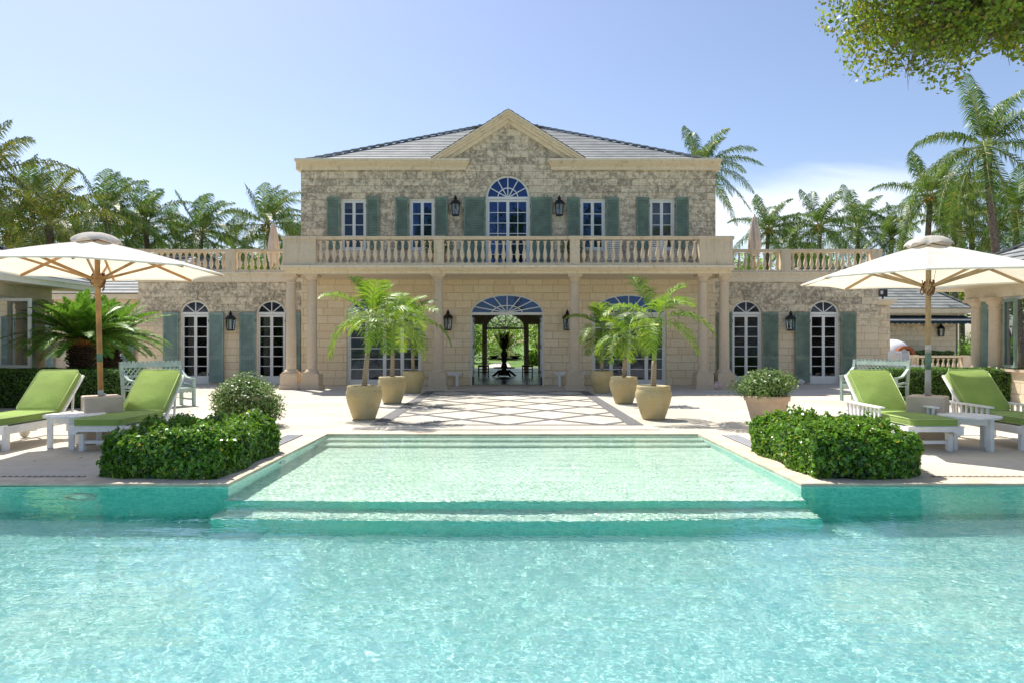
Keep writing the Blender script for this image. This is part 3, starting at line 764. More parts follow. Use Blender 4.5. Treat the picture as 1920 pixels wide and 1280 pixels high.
wall(m, -7.275, 7.275, 34.0, .3, [(-8, 7.7), (8, 7.7)], [(-1.12, .84, 0, 2.2, .75), (-1.8, -1.3, 0, 2.4, 0), (1.02, 1.5, 0, 2.4, 0)], mi=0)
m.build('wall', [STONE_UP, STONE_LOW], house, world=True)
# quoins
for s in (-1, 1):
    m = MB(); z = 4.0; i = 0
    while z < 7.45:
        wq = .30 if i % 2 else .52
        a, b = sorted((s*7.283, s*(7.275-wq))); m.box(a, b, WY-.018, WY+.05, z+.006, z+.244); z += .25; i += 1
    m.build('quoins', STONE_UP, house, world=True)
# arch stones
for xa, xb, z0, zs, b in lowops:
    m = MB(); vouss(m, (xa+xb)/2, zs, (xb-xa)/2+.005, b+.005, .2, WY-.014, WY+.04, 17)
    for s, xx in ((-1, xa), (1, xb)):
        z = .02
        while z < 2.4: a, q = sorted((xx+s*.005, xx+s*.2)); m.box(a, q, WY-.014, WY+.04, z, z+.262); z += .27
    m.build('arch_surround', STONE_LOW, house, world=True)
m = MB(); vouss(m, -.015, 6.58, .78, .795, .2, WY-.014, WY+.04, 13); m.build('arch_surround', STONE_UP, house, world=True)
for xa, xb, z0, zs, b in upops[:4]:
    m = MB(); c = (xa+xb)/2; m.xz([(c-.09, 6.6), (c+.09, 6.6), (c+.15, 6.98), (c-.15, 6.98)], WY-.03, WY+.04); m.build('keystone', STONE_UP, house, world=True)
# floors, ceiling, partitions
m = MB()
m.box(-6.98, 6.98, 24.3, 34, -.05, .02, 0)
m.box(-6.98, 6.98, 24.3, 34, 3.55, 3.95, 1)
for x in (-2.75, 2.6): m.box(x, x+.15, 24.3, 34, .02, 3.55, 2)
m.box(-6.98, -2.76, 27.6, 27.75, .02, 3.55, 3); m.box(2.76, 6.98, 27.6, 27.75, .02, 3.55, 3); m.box(-6.98, 6.98, 28.5, 28.6, 3.95, 7.7, 3)
m.box(-4.2, 4.2, 34.31, 40.6, 3.3, 3.5, 1)
m.build('interior', [HALLF, CEIL, ROOM, ROOMD], house, world=True)
m = MB(); m.box(-6.9, 6.9, 34.31, 41.2, -.05, .022); struct(m.build('loggia_floor', HALLF))
for x in (-4.0, 4.0): m = MB(); column_mesh(m, x, 40.3, 3.3, .15, .3); m.build('loggia_column', TRIM2, house, world=True)
# cornice and pediment
for s, a, b in ((-1, -7.275, -1.50), (1, 1.53, 7.275)):
    m = MB(); cornice(m, a, b, WY, 7.54, 7.88); m.box(*sorted((s*7.28, s*7.5)), 24.1, 34.2, 7.6, 7.878)
    m.build('cornice', TRIM, house, world=True)
m = MB(); sl_ = .636
def rake(o, i, y0, y1):
    m.xz([(-(9.57-o-7.885)/sl_, 7.885), (0, 9.57-o), (0, 9.57-i), (-(9.57-i-7.885)/sl_, 7.885)], y0, y1)
    m.xz([(0, 9.57-o), ((9.57-o-7.885)/sl_, 7.885), ((9.57-i-7.885)/sl_, 7.885), (0, 9.57-i)], y0, y1)
rake(0, .07, 23.62, 24.03); rake(.07, .16, 23.70, 24.03); rake(.16, .26, 23.78, 24.03); rake(.26, .40, 23.90, 24.03)
m.build('pediment_moulding', TRIM, house, world=True)
m = MB(); hip(m, -7.15, 7.15, 24.06, 34.3, 7.89, -1.27, 1.27, 29, 29, 10.62, 21, .024)
n = 14
for s in (-1, 1):
    for i in range(n):
        a, b = i/n, (i+1)/n
        p = lambda t, y, dz: (s*2.68*(1-t), y, 7.89+1.70*t+dz)
        m.quad(p(a, 23.66, .03), p(a, 28.5, .03), p(b, 28.5, .01), p(b, 23.66, .01), 0); m.quad(p(a, 23.66, 0), p(a, 28.5, 0), p(a, 28.5, .03), p(a, 23.66, .03), 1)
m.build('roof', [SLATE, SLATED], house, world=True)
# portico slab, frieze
m = MB()
m.box(-7.16, 7.16, 21.9, 24.02, 3.70, 3.80); m.box(-7.20, 7.20, 21.80, 24.02, 3.80, 3.86); m.box(-7.26, 7.26, 21.66, 24.02, 3.86, 3.95)
m.build('portico_roof', TRIM, house, world=True)
# columns
for X in (-7.06, -6.38, -2.27, 2.15, 6.33, 7.02):
    m = MB(); column_mesh(m, X, 22.2, 3.70); o = m.build('column', TRIM2, house, world=True)
    o.data.shade_smooth(); o.data.set_sharp_from_angle(angle=R(30))
# balcony balustrade
bm_ = baluster_mesh(.70)
BYY = 21.85
for a, b, n in ((-6.12, -2.39, 17), (-2.03, 1.95, 18), (2.30, 6.07, 16)): balustrade(house, a, b, BYY, 3.96, 4.86, n, bm_)
for a, b in ((-7.20, -6.12), (-2.39, -2.03), (1.95, 2.30), (6.07, 7.17)):
    m = MB(); m.box(a, b, BYY-.13, BYY+.13, 3.96, 4.04); m.box(a+.02, b-.02, BYY-.115, BYY+.115, 4.04, 4.77); m.box(a-.02, b+.02, BYY-.15, BYY+.15, 4.77, 4.88)
    m.box(a+.08, b-.08, BYY-.125, BYY, 4.14, 4.68)
    m.build('balcony_pedestal', RAIL, house, world=True)
for s in (-1, 1):
    m = MB(); m.box(*sorted((s*7.20, s*6.95)), BYY+.13, 24.0, 3.96, 4.86); m.build('balcony_side_wall', RAIL, house, world=True)
# windows of the house
window(house, *lowops[0], WY+.10, frame_only=True, spokes=7, inner=.42, name='door_frame', fanglass=GLASSB)
for o_ in lowops[1:]: window(house, *o_, WY+.10, leaves=4, rows=6, bottom=.2, spokes=7, inner=.42, glass=GLASS, fanglass=GLASSB)
for k, o_ in enumerate(upops[:4]): window(house, *o_, WY+.08, leaves=2, rows=4, bottom=.07, glass=GLASSB if k in (1, 2) else GLASS)
window(house, *upops[4], WY+.08, leaves=2, cols=2, rows=6, bottom=.25, spokes=5, inner=.46, glass=GLASSB, fanglass=GLASSB, fr=.07)
for s in (-1, 1):   # open leaves of the front door, folded into the hall
    m = MB(); x = -.04+s*1.22; yb0, yb1 = 24.22, 24.95
    for a, b in ((yb0, yb0+.07), (yb1-.07, yb1)): m.box(x-.025, x+.025, a, b, .03, 2.45)
    m.box(x-.025, x+.025, yb0, yb1, .03, .3); m.box(x-.025, x+.025, yb0, yb1, 2.37, 2.45)
    for k in range(1, 6): m.box(x-.014, x+.014, yb0, yb1, .3+2.07*k/6-.014, .3+2.07*k/6+.014)
    for zz in (.4, 1.3, 2.2): m.box(x-s*.03-.012, x-s*.03+.012, 24.20, 24.23, zz, zz+.12, 1)
    o = m.build('door', [WHITE, BLACK], house, world=True)
    g = MB(); g.quad((x, yb0+.07, .3), (x, yb1-.07, .3), (x, yb1-.07, 2.37), (x, yb0+.07, 2.37)); g.build('pane', GLASS, o, world=True)
window(house, -1.12, .84, .02, 2.2, .75, 34.1, frame_only=True, spokes=5, inner=.5, name='garden_door_frame', glass=GLASS)
for a, b in ((-5.89, -5.0), (-3.48, -2.59), (2.53, 3.41), (4.97, 5.85)):
    shutter(house, a-.475, a-.02, 4.78, 6.58, WY-.03, None, SHUT, 4); shutter(house, b+.02, b+.475, 4.78, 6.58, WY-.03, None, SHUT, -4)
shutter(house, -1.56, -.81, 3.99, 6.58, WY-.03, None, SHUT, 4); shutter(house, .78, 1.53, 3.99, 6.58, WY-.03, None, SHUT, -4)
def curtain(par, x0, x1, z0, z1, y, mat=CURT, amp=.035, wv=.11):
    m = MB(); n = max(6, int((x1-x0)/.018))
    vs = []
    for i in range(n+1):
        x = x0+(x1-x0)*i/n; yy_ = y+amp*math.sin(2*math.pi*x/wv)+.01*math.sin(31*x)
        vs += [(x, yy_, z0), (x+.01*math.sin(9*x), yy_+.01, z1)]
    m.add(vs, [(2*i, 2*i+2, 2*i+3, 2*i+1) for i in range(n)]); return m.build('curtain', mat, par, True, True)
curtain(house, -3.45, -3.22, 4.7, 6.6, 24.42); curtain(house, 5.42, 5.8, 4.7, 6.6, 24.42)
for q in ((-5.86, -5.03, 6.25), (5.0, 5.8, 5.2)):
    m = MB(); m.box(q[0], q[1], 24.36, 24.375, q[2], 6.6); m.build('window_blind', CURT, house, world=True)

# ================================================================== WINGS
WG = 24.9
for s, ops, lab in ((-1, [(-11.98, -10.92, 0, 2.56, .47), (-9.2, -8.13, 0, 2.56, .47)], 'single storey left wing of weathered stone with two arched french windows'),
                    (1, [(8.17, 9.25, 0, 2.56, .47), (11.0, 12.08, 0, 2.56, .47)], 'single storey right wing of weathered stone with two arched french windows')):
    t = thing('house_wing', (s*10.4, WG, 0), lab, 'house wing', 'low wings either side of the villa')
    m = MB(); a, b = sorted((s*7.28, s*13.5))
    wall(m, a, b, WG, .3, [(-20, 3.7), (20, 3.7)], ops)
    m.box(*sorted((s*13.5, s*13.2)), WG+.3, 33, 0, 3.7); m.box(a, b, 33, 33.3, 0, 3.7)
    m.build('wall', STONE_WING, t, world=True)
    for xa, xb, z0, zs, bb in ops:
        m = MB(); vouss(m, (xa+xb)/2, zs, (xb-xa)/2+.005, bb+.005, .19, WG-.012, WG+.04, 11); m.build('arch_surround', STONE_WING, t, world=True)
    m = MB(); m.box(a, b-s*0 if s > 0 else b, WG-.05, WG+.1, 3.70, 3.98); m.box(a, b, WG-.13, WG+.1, 3.98, 4.05)
    m.box(*sorted((s*13.5, s*13.58)), WG-.05, 33.3, 3.7, 4.04); m.box(a, b, WG+.1, 33.3, 3.85, 4.03); m.box(a, b, WG+.3, 33, -.05, .02, 1); m.box(a, b, 27.5, 27.6, .02, 3.8, 2)
    m.build('frieze', [TRIM, HALLF, ROOMD], t, world=True)
    wb = baluster_mesh(.63)
    y = WG+.02
    for c, d, n in ((7.40, 9.92, 11), (10.28, 13.22, 13)):
        a2, b2 = sorted((s*c, s*d)); balustrade(t, a2, b2, y, 4.055, 4.87, n, wb)
    for c in (10.10, 13.40):
        m = MB(); m.box(s*c-.175, s*c+.175, y-.13, y+.13, 4.05, 4.80); m.box(s*c-.19, s*c+.19, y-.15, y+.15, 4.80, 4.885); m.box(s*c-.11, s*c+.11, y-.142, y, 4.2, 4.7)
        m.build('balustrade_pedestal', RAIL, t, world=True)
    for k, (xa, xb, z0, zs, bb) in enumerate(ops):
        window(t, xa, xb, 0, zs, bb, WG+.08, leaves=2, rows=6, bottom=.28, spokes=3)
        mt = SHUTL if s < 0 else SHUT
        shutter(t, xa-.57, xa-.02, .06, 2.58, WG-.03, .95, mt, 4); shutter(t, xb+.02, xb+.57, .06, 2.58, WG-.03, .95, mt, -4)
        if s < 0:
            curtain(t, xa+.1, xa+.42, .05, 2.6, WG+.42, CURT); curtain(t, xb-.25, xb-.1, .05, 2.6, WG+.42, CURT)
# ================================================================== SIDE PAVILIONS
def pavilion(s, lab):
    t = thing('pavilion', (s*13.5, 14, 0), lab, 'pavilion', 'open sided pavilions flanking the pool court')
    ex = 11.4; wx = 12.3; y0, y1 = 4.5, 19.0
    A = lambda a, b: tuple(sorted((s*a, s*b)))
    m = MB(); xa, xb = A(ex, 19.4)
    m.box(xa, xb, y0, y0+.03, 2.9, 3.09); m.box(xa, xb, y1-.03, y1, 2.9, 3.09)
    m.box(*A(ex, ex+.03), y0+.03, y1-.03, 2.9, 3.09); m.box(*A(ex-.09, ex), y0-.09, y1+.09, 3.02, 3.10)
    m.build('fascia', WHITE, t, world=True)
    m = MB(); m.box(*A(ex+.03, 19.3), y0+.03, y1-.03, 2.90, 2.93); m.box(*A(wx-.1, wx+.22), y0+1, y1-.75, 2.62, 2.90)
    m.build('soffit', CEIL, t, world=True)
    m = MB()
    # ridge runs along y
    c = [Vector((xa, y0, 3.1)), Vector((xb, y0, 3.1)), Vector((xb, y1, 3.1)), Vector((xa, y1, 3.1))]
    r0, r1 = Vector((s*15.4, 8.5, 5.1)), Vector((s*15.4, 15.0, 5.1)); tops = [(r0, r0), (r0, r1), (r1, r1), (r1, r0)]
    n = 13; up = Vector((0, 0, .035))
    for k in range(4):
        p, q = c[k], c[(k+1) % 4]; tp, tq = tops[k]
        for i in range(n):
            a, b = i/n, (i+1)/n
            m.quad(p.lerp(tp, a)+up, q.lerp(tq, a)+up, q.lerp(tq, b), p.lerp(tp, b), 0); m.quad(p.lerp(tp, a), q.lerp(tq, a), q.lerp(tq, a)+up, p.lerp(tp, a)+up, 1)
    for p, q in ((c[0], r0), (c[1], r0), (c[2], r1), (c[3], r1), (r0, r1)): m.bar(p+up*1.6, q+up*1.6, .18, .04, 0)
    m.build('roof', [SLATE, SLATED], t, world=True)
    ys_ = [17.9, 17.26]+[13.2, 12.56, 8.4, 7.76]
    for yy in ys_:
        m = MB(); column_mesh(m, s*wx, yy, 2.62, .15, .02); o = m.build('column', TRIM2, t, world=True); o.data.set_sharp_from_angle(angle=R(30))
    for ya, yb in ((13.5, 16.95), (8.7, 12.3), (5, 7.5)):
        m = MB(); m.box(*A(wx-.06, wx+.2), ya, yb, 0, .80, 0); m.box(*A(wx-.14, wx+.24), ya-.02, yb+.02, .80, .86, 1)
        m.build('low_wall', [STONE_LOW, TRIM2], t, world=True)
        m = MB()
        for yy in (ya, (ya+yb)/2-.03, yb-.07): m.box(*A(wx, wx+.09), yy, yy+.07, .86, 2.62)
        m.box(*A(wx+.005, wx+.085), ya+.07, yb-.07, 2.55, 2.62); f = m.build('window', WHITE, t, world=True)
        for yy in ((yb-.65, (ya+yb)/2-.6) if s < 0 else (yb-.04, (ya+yb)/2+.02)):      # casements standing open
            g = MB(); a = R(8) if s < 0 else R(-76); L = .86 if s < 0 else .62; X0 = s*(wx-.02)
            P = lambda u, z: (X0-s*u*math.cos(a), yy+u*math.sin(a)*(.4 if s < 0 else 1), z)
            for u in (0.03, L-.03): g.bar(P(u, .90), P(u, 2.55), .07, .05)
            for z in (.93, 2.52): g.bar(P(0, z), P(L, z), .05, .07)
            lf = g.build('casement', WHITE if s < 0 else SHUTL, t, world=True)
            g = MB(); g.quad(P(.06, .96), P(L-.06, .96), P(L-.06, 2.49), P(.06, 2.49)); g.build('pane', GLASS, lf, world=True)
    m = MB(); m.box(*A(wx-.03, wx+.01), 17.43, 17.72, 0.05, 2.55, 0)
    k = .12
    while k < 2.5: m.box(*A(wx-.045, wx-.03), 17.46, 17.69, k, k+.035); k += .06
    m.build('shutter', SHUTL, t, world=True)
    m = MB(); m.box(*A(12.0, 19.0), y0+.5, y1-.7, .001, .03, 0); m.box(*A(16.8, 17.0), y0+1, y1-3, .03, 2.9, 1); m.build('interior', [COPE, ROOM], t, world=True)
    return t
pavilion(-1, 'cream pavilion with slate roof and open white casements at the left edge')
pavilion(1, 'cream pavilion with slate roof, paired columns and green shutter at the right edge')

# left rear range behind the cycads
t = thing('garden_range', (-17, 26.5, 0), 'low stone range with slate roof behind the two cycads', 'building')
m = MB(); wall(m, -21, -13.52, 26.5, .3, [(-30, 3.2), (30, 3.2)], [(-15.95, -15.0, 0, 2.5, 0), (-19.1, -18.1, 0, 2.5, 0)]); m.box(-21, -13.52, 32, 32.3, 0, 3.2); m.box(-21.0, -20.7, 26.8, 32, 0, 3.2)
m.build('wall', STONE_LOW, t, world=True)
m = MB(); m.box(-21.3, -13.52, 26.2, 26.48, 3.15, 3.36); m.build('eaves', TRIM, t, world=True)
m = MB(); hip(m, -21.4, -13.53, 26.15, 32.6, 3.37, -18.4, -13.55, 29.4, 29.4, 5.1, 13); m.build('roof', [SLATE, SLATED], t, world=True)
for a, b in ((-15.95, -15.0), (-19.1, -18.1)):
    window(t, a, b, .03, 2.5, 0, 26.56, leaves=2, rows=6, bottom=.25)
    shutter(t, a-.52, a-.02, .05, 2.5, 26.46, .95, SHUTL, 4); shutter(t, b+.02, b+.52, .05, 2.5, 26.46, .95, SHUTL, -4)
t = thing('garden_house', (-19, 39, 0), 'distant slate roofed house behind the left balustrade', 'building')
m = MB(); m.box(-23, -14.6, 37.2, 43, 0, 4.2); m.build('wall', STONE_LOW, t, world=True)
m = MB(); hip(m, -23.4, -14.2, 36.8, 43.4, 4.2, -19.2, -18.2, 40, 40, 6.9, 14); m.build('roof', [SLATE, SLATED], t, world=True)
# right: return wall, service building
t = thing('return_wall', (14.8, 27, 0), 'stone return wall with capping at the far end of the right wing', 'wall')
m = MB(); m.box(13.62, 15.1, 27, 27.4, 0, 2.98); m.build('wall', STONE_WING, t, world=True)
m = MB(); m.box(13.62, 15.2, 26.92, 27.48, 2.98, 3.08); m.box(13.62, 15.3, 26.84, 27.56, 3.08, 3.2); m.build('capping', TRIM, t, world=True)
t = thing('floodlight', (14.85, 27.1, 3.2), 'small black floodlight on the return wall capping', 'floodlight')
m = MB(); m.box(-.12, .18, -.05, .12, .12, .40, 0); m.box(-.10, .0, -.062, -.05, .2, .34, 1); m.box(0, .05, 0, .05, 0, .12, 0); m.build('lamp_housing', [BLACK, METAL], t)
t = thing('service_house', (19, 36, 0), 'stone outbuilding with grey slate roof and dark awning behind the right umbrella', 'building')
m = MB(); m.box(13.8, 23.6, 36.0, 42, 0, 2.95); m.build('wall', STONE_WING, t, world=True)
m = MB(); m.box(13.6, 24.0, 35.75, 36.0, 2.93, 3.02); m.box(13.5, 24.15, 35.6, 36.0, 3.02, 3.26); m.build('eaves', TRIM, t, world=True)
m = MB(); hip(m, 13.4, 24.3, 35.55, 42.4, 3.27, 16.5, 21.4, 39, 39, 5.7, 15); m.build('roof', [SLATE, SLATED], t, world=True)
m = MB()
m.quad((13.9, 35.98, 2.9), (24.0, 35.98, 2.9), (24.0, 35.2, 2.68), (13.9, 35.2, 2.68), 0); m.quad((13.9, 35.98, 2.88), (24.0, 35.98, 2.88), (24.0, 35.2, 2.66), (13.9, 35.2, 2.66), 0)
m.box(13.9, 24.0, 35.17, 35.22, 2.62, 2.70, 1)
x = 13.9
while x < 23.95:
    pts = [(x+.28*i/8, 2.50-.055*math.sin(math.pi*i/8)) for i in range(9)]; m.xz([(x, 2.62)]+pts+[(x+.28, 2.62)], 35.18, 35.2, 0); x += .28
m.build('awning', [AWN, METAL], t, world=True)
# low balustrade
t = thing('stone_balustrade', (18, 33, 0), 'low cream stone balustrade in front of the outbuilding', 'balustrade')
lb = baluster_mesh(.55)
for a, b, n in ((15.6, 17.75, 9), (18.15, 21.9, 15)): balustrade(t, a, b, 33, .12, .86, n, lb)
for a in (15.4, 17.95, 22.1):
    m = MB(); m.box(a-.2, a+.2, 32.86, 33.14, 0, .88); m.build('pedestal', RAIL, t, world=True)
m = MB(); m.box(15.6, 21.9, 32.9, 33.1, 0, .12); m.build('base_course', RAIL, t, world=True)
# pizza oven
t = thing('oven_dome', (19.3, 34.3, 0), 'white domed outdoor oven with brick mouth beside the outbuilding', 'oven')
m = MB(); m.lathe([(.78, .9), (.77, 1.05), (.68, 1.33), (.5, 1.52), (.25, 1.63), (.02, 1.66)], n=28); m.build('dome', WHITEW, t, True)
m = MB(); m.box(-.85, .85, -.8, .8, 0, .9); m.build('base', STONE_LOW, t)
m = MB(); m.arch(.15, .92, .3, .3, .45, .42, -.95, -.55, 14, 0, math.pi); m.build('mouth', flat('brick_arch', (.30, .10, .05), .85, .2), t)

# ================================================================== LANTERNS
def lantern():
    t = thing('wall_lantern', (0, 0, 0), 'x', 'lantern', 'black wall lanterns on the house')
    m = MB(); n = 6
    # hexagonal body, tapering down
    def ring(r, z): return [(r*math.cos(2*math.pi*(k+.5)/n), -.20+r*math.sin(2*math.pi*(k+.5)/n), z) for k in range(n)]
    a, b = ring(.125, .03), ring(.155, .42)
    for k in range(n):
        m.bar(a[k], b[k], .022, .022); m.bar(a[k], a[(k+1) % n], .022, .03); m.bar(b[k], b[(k+1) % n], .024, .03)
    m.lathe([(.12, .0), (.13, .02), (.13, .03)], (0, -.2, 0), 6)
    m.lathe([(.20, .42), (.185, .45), (.12, .53), (.06, .57), (.045, .60), (.075, .62), (.06, .645), (.02, .66), (.035, .68), (.012, .72)], (0, -.2, 0), 12)
    m.box(-.05, .05, -.02, 0, .1, .5); m.bar((0, 0, .36), (0, -.1, .30), .03, .03); m.bar((0, -.02, .47), (0, -.2, .47), .025, .025)
    m.build('frame', BLACK, t)
    g = MB(); g.lathe([(.118, .05), (.148, .41)], (0, -.2, 0), 6); g.build('glass', GLASSL, t)
    g = MB(); g.lathe([(.018, .03), (.018, .2), (.012, .22), (.004, .25)], (0, -.2, 0), 8); g.build('candle', WHITE, t)
    return t
L0 = lantern()
ls = [((-1.84, 24, 5.90), 'black lantern left of the central arched window above the balcony'), ((1.78, 24, 5.90), 'black lantern right of the central arched window above the balcony'),
      ((-2.10, 24, 1.92), 'black lantern on the wall just left of the open front door'), ((2.06, 24, 1.92), 'black lantern on the wall just right of the open front door'),
      ((-10.05, 24.9, 1.92), 'black lantern between the two arched french windows of the left wing'), ((10.22, 24.9, 1.92), 'black lantern between the two arched french windows of the right wing'),
      ((22.7, 36, 1.8), 'small black lantern on the outbuilding wall under the dark awning')]
for i, (p, lab) in enumerate(ls):
    if i == 0: L0.location = p; L0['label'] = lab
    else: dup(L0, p, label=lab)

# ================================================================== LEAVES AND PLANTS
def leaf_quads(P, size, outward=None, up=.3, seed=0, width=.55, jit=.35, fold=.12):
    g = np.random.default_rng(seed); n = len(P)
    nrm = g.normal(size=(n, 3))*.75
    if outward is not None: nrm += outward*1.0
    nrm[:, 2] += up
    nrm /= np.linalg.norm(nrm, axis=1)[:, None]+1e-9
    a = np.cross(nrm, g.normal(size=(n, 3))); a /= np.linalg.norm(a, axis=1)[:, None]+1e-9
    b = np.cross(nrm, a)
    s = size*(1+jit*g.uniform(-1, 1, n))[:, None]
    V = np.stack([P-a*s*.5, P+b*s*width*.5+nrm*s*fold+a*s*.05, P+a*s*.5, P-b*s*width*.5+nrm*s*fold+a*s*.05], 1).reshape(-1, 3)
    F = np.arange(4*n).reshape(n, 4)
    return V, F
def poly_dist_pts(poly, n, g):
    """random points along polygon perimeter with outward normals (ccw)"""
    P = np.array(poly, float); Q = np.roll(P, -1, 0); L = np.linalg.norm(Q-P, axis=1)
    k = g.choice(len(P), n, p=L/L.sum()); t = g.uniform(size=n)[:, None]
    pts = P[k]+(Q-P)[k]*t; d = (Q-P)[k]/L[k][:, None]; nr = np.stack([d[:, 1], -d[:, 0]], 1)
    return pts, nr
def inside(poly, x, y):
    r = np.zeros(len(x), bool); P = poly
    for i in range(len(P)):
        (xa, ya), (xb, yb) = P[i-1], P[i]
        c = ((ya > y) != (yb > y)) & (x < (xb-xa)*(y-ya)/(yb-ya+1e-12)+xa); r ^= c
    return r
def hedge(name, poly, h, n_side, n_top, size, mat, lab, cat='hedge', group=None, seed=1, rough=.05, core=True, sprig=.0):
    g = np.random.default_rng(seed)
    pts, nr = poly_dist_pts(poly, n_side, g)
    z = g.uniform(0.01, 1, n_side)**.9*h
    dep = g.exponential(.028, n_side)-.03
    inset = ((.07 if h > .6 else .15)*np.clip((z/h-(.75 if h > .6 else .5))/(.25 if h > .6 else .5), 0, 1)**2)                   # rounded shoulder
    lump = .5*np.sin(pts[:, 0]*5.1+z*4)+.5*np.sin(pts[:, 1]*6.3-z*5+1)
    off = -dep-inset+rough*lump*.7
    P1 = np.column_stack([pts+nr*off[:, None], z]); O1 = np.column_stack([nr, np.zeros(n_side)])
    xs_, ys_ = zip(*poly); X = g.uniform(min(xs_), max(xs_), n_top*3); Y = g.uniform(min(ys_), max(ys_), n_top*3)
    ok = inside(poly, X, Y); X, Y = X[ok][:n_top], Y[ok][:n_top]
    if h < .6:
        dd = np.full(len(X), 9.)
        for i in range(len(poly)):
            (xa, ya), (xb, yb) = poly[i-1], poly[i]; L2 = (xb-xa)**2+(yb-ya)**2; tt = np.clip(((X-xa)*(xb-xa)+(Y-ya)*(yb-ya))/L2, 0, 1); dd = np.minimum(dd, np.hypot(X-xa-tt*(xb-xa), Y-ya-tt*(yb-ya)))
        edge_ = -.10*np.clip(1-dd/.22, 0, 1)**1.5
    else: edge_ = 0
    zz = h+edge_+rough*(.6*np.sin(X*4.3+1)*np.cos(Y*3.7)+.4*np.sin(X*11+Y*9))-g.exponential(.03, len(X))+.02+sprig*g.exponential(.5, len(X))*(g.uniform(size=len(X)) < .12)
    P2 = np.column_stack([X, Y, zz]); O2 = np.tile([0, 0, 1.], (len(X), 1))
    PS = [P1, P2]; OS = [O1, O2]
    if h < .6:          # young shoots standing out of the bed
        ks = g.integers(0, len(P2), 420); kk = g.integers(0, len(P1), 380); kk = kk[P1[kk, 2] > .1]
        for base, od in ((P2[ks], O2[ks]), (P1[kk], O1[kk])):
            dr = od*.6+np.array([0, 0, .5])+g.normal(size=base.shape)*.25
            for j in range(5): PS.append(base+dr*(.006+.012*j)+g.normal(size=base.shape)*.008); OS.append(od*.3)
    V, F = leaf_quads(np.vstack(PS), size, np.vstack(OS), .35, seed)
    c = np.array(poly).mean(0); t = thing(name, (c[0], c[1], 0), lab, cat, group)
    V[:, 0] -= c[0]; V[:, 1] -= c[1]
    fo = link('foliage', np_mesh('foliage', V, F, mat), t)
    if core:
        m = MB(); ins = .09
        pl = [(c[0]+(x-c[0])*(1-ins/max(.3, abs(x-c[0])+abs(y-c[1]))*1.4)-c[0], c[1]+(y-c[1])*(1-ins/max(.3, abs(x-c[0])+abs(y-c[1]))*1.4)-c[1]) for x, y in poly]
        m.prism(pl, 0, h-.09); m.build('twigs', flat('hedge_shade_core', (.018, .03, .008), 1, .4, 12), t)  # solid dark block, not branches; the dark inside is put into its colour
    return t
hedge('shrub_hedge', [(-4.25, 7.5), (-3.20, 7.5), (-3.2, 9.45), (-3.95, 9.5), (-4.4, 8.9), (-4.62, 8.1), (-4.55, 7.65)], .47, 15000, 9000, .058, SHRUB, 'leafy green shrub bed at the left corner of the shallow pool shelf', 'shrub bed', 'low shrub beds at the pool corners', 3, .10, True, .0)
hedge('shrub_hedge', [(3.36, 7.5), (4.45, 7.5), (4.68, 7.7), (4.72, 8.3), (4.5, 9.2), (4.1, 9.55), (3.36, 9.45)], .48, 15000, 9000, .058, SHRUB, 'leafy green shrub bed at the right corner of the shallow pool shelf', 'shrub bed', 'low shrub beds at the pool corners', 4, .10, True, .0)
hedge('clipped_hedge', [(-15.5, 15.7), (-8.95, 15.7), (-8.95, 16.9), (-15.5, 16.9)], .86, 26000, 9000, .05, HEDGE, 'long clipped hedge behind the left loungers', 'hedge', 'clipped hedges behind the loungers', 5, .03)
hedge('clipped_hedge', [(9.55, 17.0), (15.5, 16.2), (15.5, 17.4), (9.55, 18.2)], .84, 24000, 9000, .05, HEDGE, 'long clipped hedge behind the right loungers', 'hedge', 'clipped hedges behind the loungers', 6, .03)
hedge('clipped_hedge', [(15.5, 34.4), (22.5, 34.4), (22.5, 35.0), (15.5, 35.0)], 1.05, 5000, 2500, .09, HEDGE, 'low bright hedge between the stone balustrade and the outbuilding', 'hedge', None, 7, .06)

def frond(g, base, az, el, L, droop, nl, ll, lw, hang, wind=(0, 0), taper=.9, vee=.4, start=.12, tipdroop=1.0):
    """returns leaflet verts (n,4,3)x2 quads and rachis points"""
    d0 = np.array([math.cos(az)*math.cos(el), math.sin(az)*math.cos(el), math.sin(el)])
    N_ = 14; pts = [np.array(base, float)]; d = d0.copy()
    for i in range(N_):
        f = (i+1)/N_
        d = d+np.array([wind[0]*f, wind[1]*f, -droop*(.4+tipdroop*f)])/N_*1.6
        d /= np.linalg.norm(d); pts.append(pts[-1]+d*L/N_)
    pts = np.array(pts)
    T = np.linspace(start, 1, nl); ii = np.clip((T*N_).astype(int), 0, N_-1); fr = (T*N_-ii)[:, None]
    C = pts[ii]*(1-fr)+pts[ii+1]*fr; D = pts[ii+1]-pts[ii]; D /= np.linalg.norm(D, axis=1)[:, None]
    side = np.cross(D, np.array([0, 0, 1.])); side /= np.linalg.norm(side, axis=1)[:, None]+1e-6
    upv = np.cross(side, D)
    quads = []
    prof = np.sin(np.clip(T*.92+.12, 0, 1)*math.pi)**.55*taper
    for s in (-1, 1):
        l = (ll*prof*(1+.12*g.uniform(-1, 1, nl)))[:, None]
        fwd = .45+.5*T[:, None]
        dr = side*s+D*fwd+upv*vee+g.normal(size=(nl, 3))*.13; dr /= np.linalg.norm(dr, axis=1)[:, None]
        h = np.array([wind[0]*.35, wind[1]*.35, -hang])*(1+.3*g.uniform(-1, 1, (nl, 1)))
        M1 = C+dr*l*.5; d2 = dr+h; d2 /= np.linalg.norm(d2, axis=1)[:, None]; E_ = M1+d2*l*.5
        wv = D*lw*.5
        quads.append(np.stack([C-wv*.6, C+wv*.6, M1+wv, M1-wv], 1)); quads.append(np.stack([M1-wv, M1+wv, E_+wv*.12, E_-wv*.12], 1))
    return np.concatenate(quads), pts
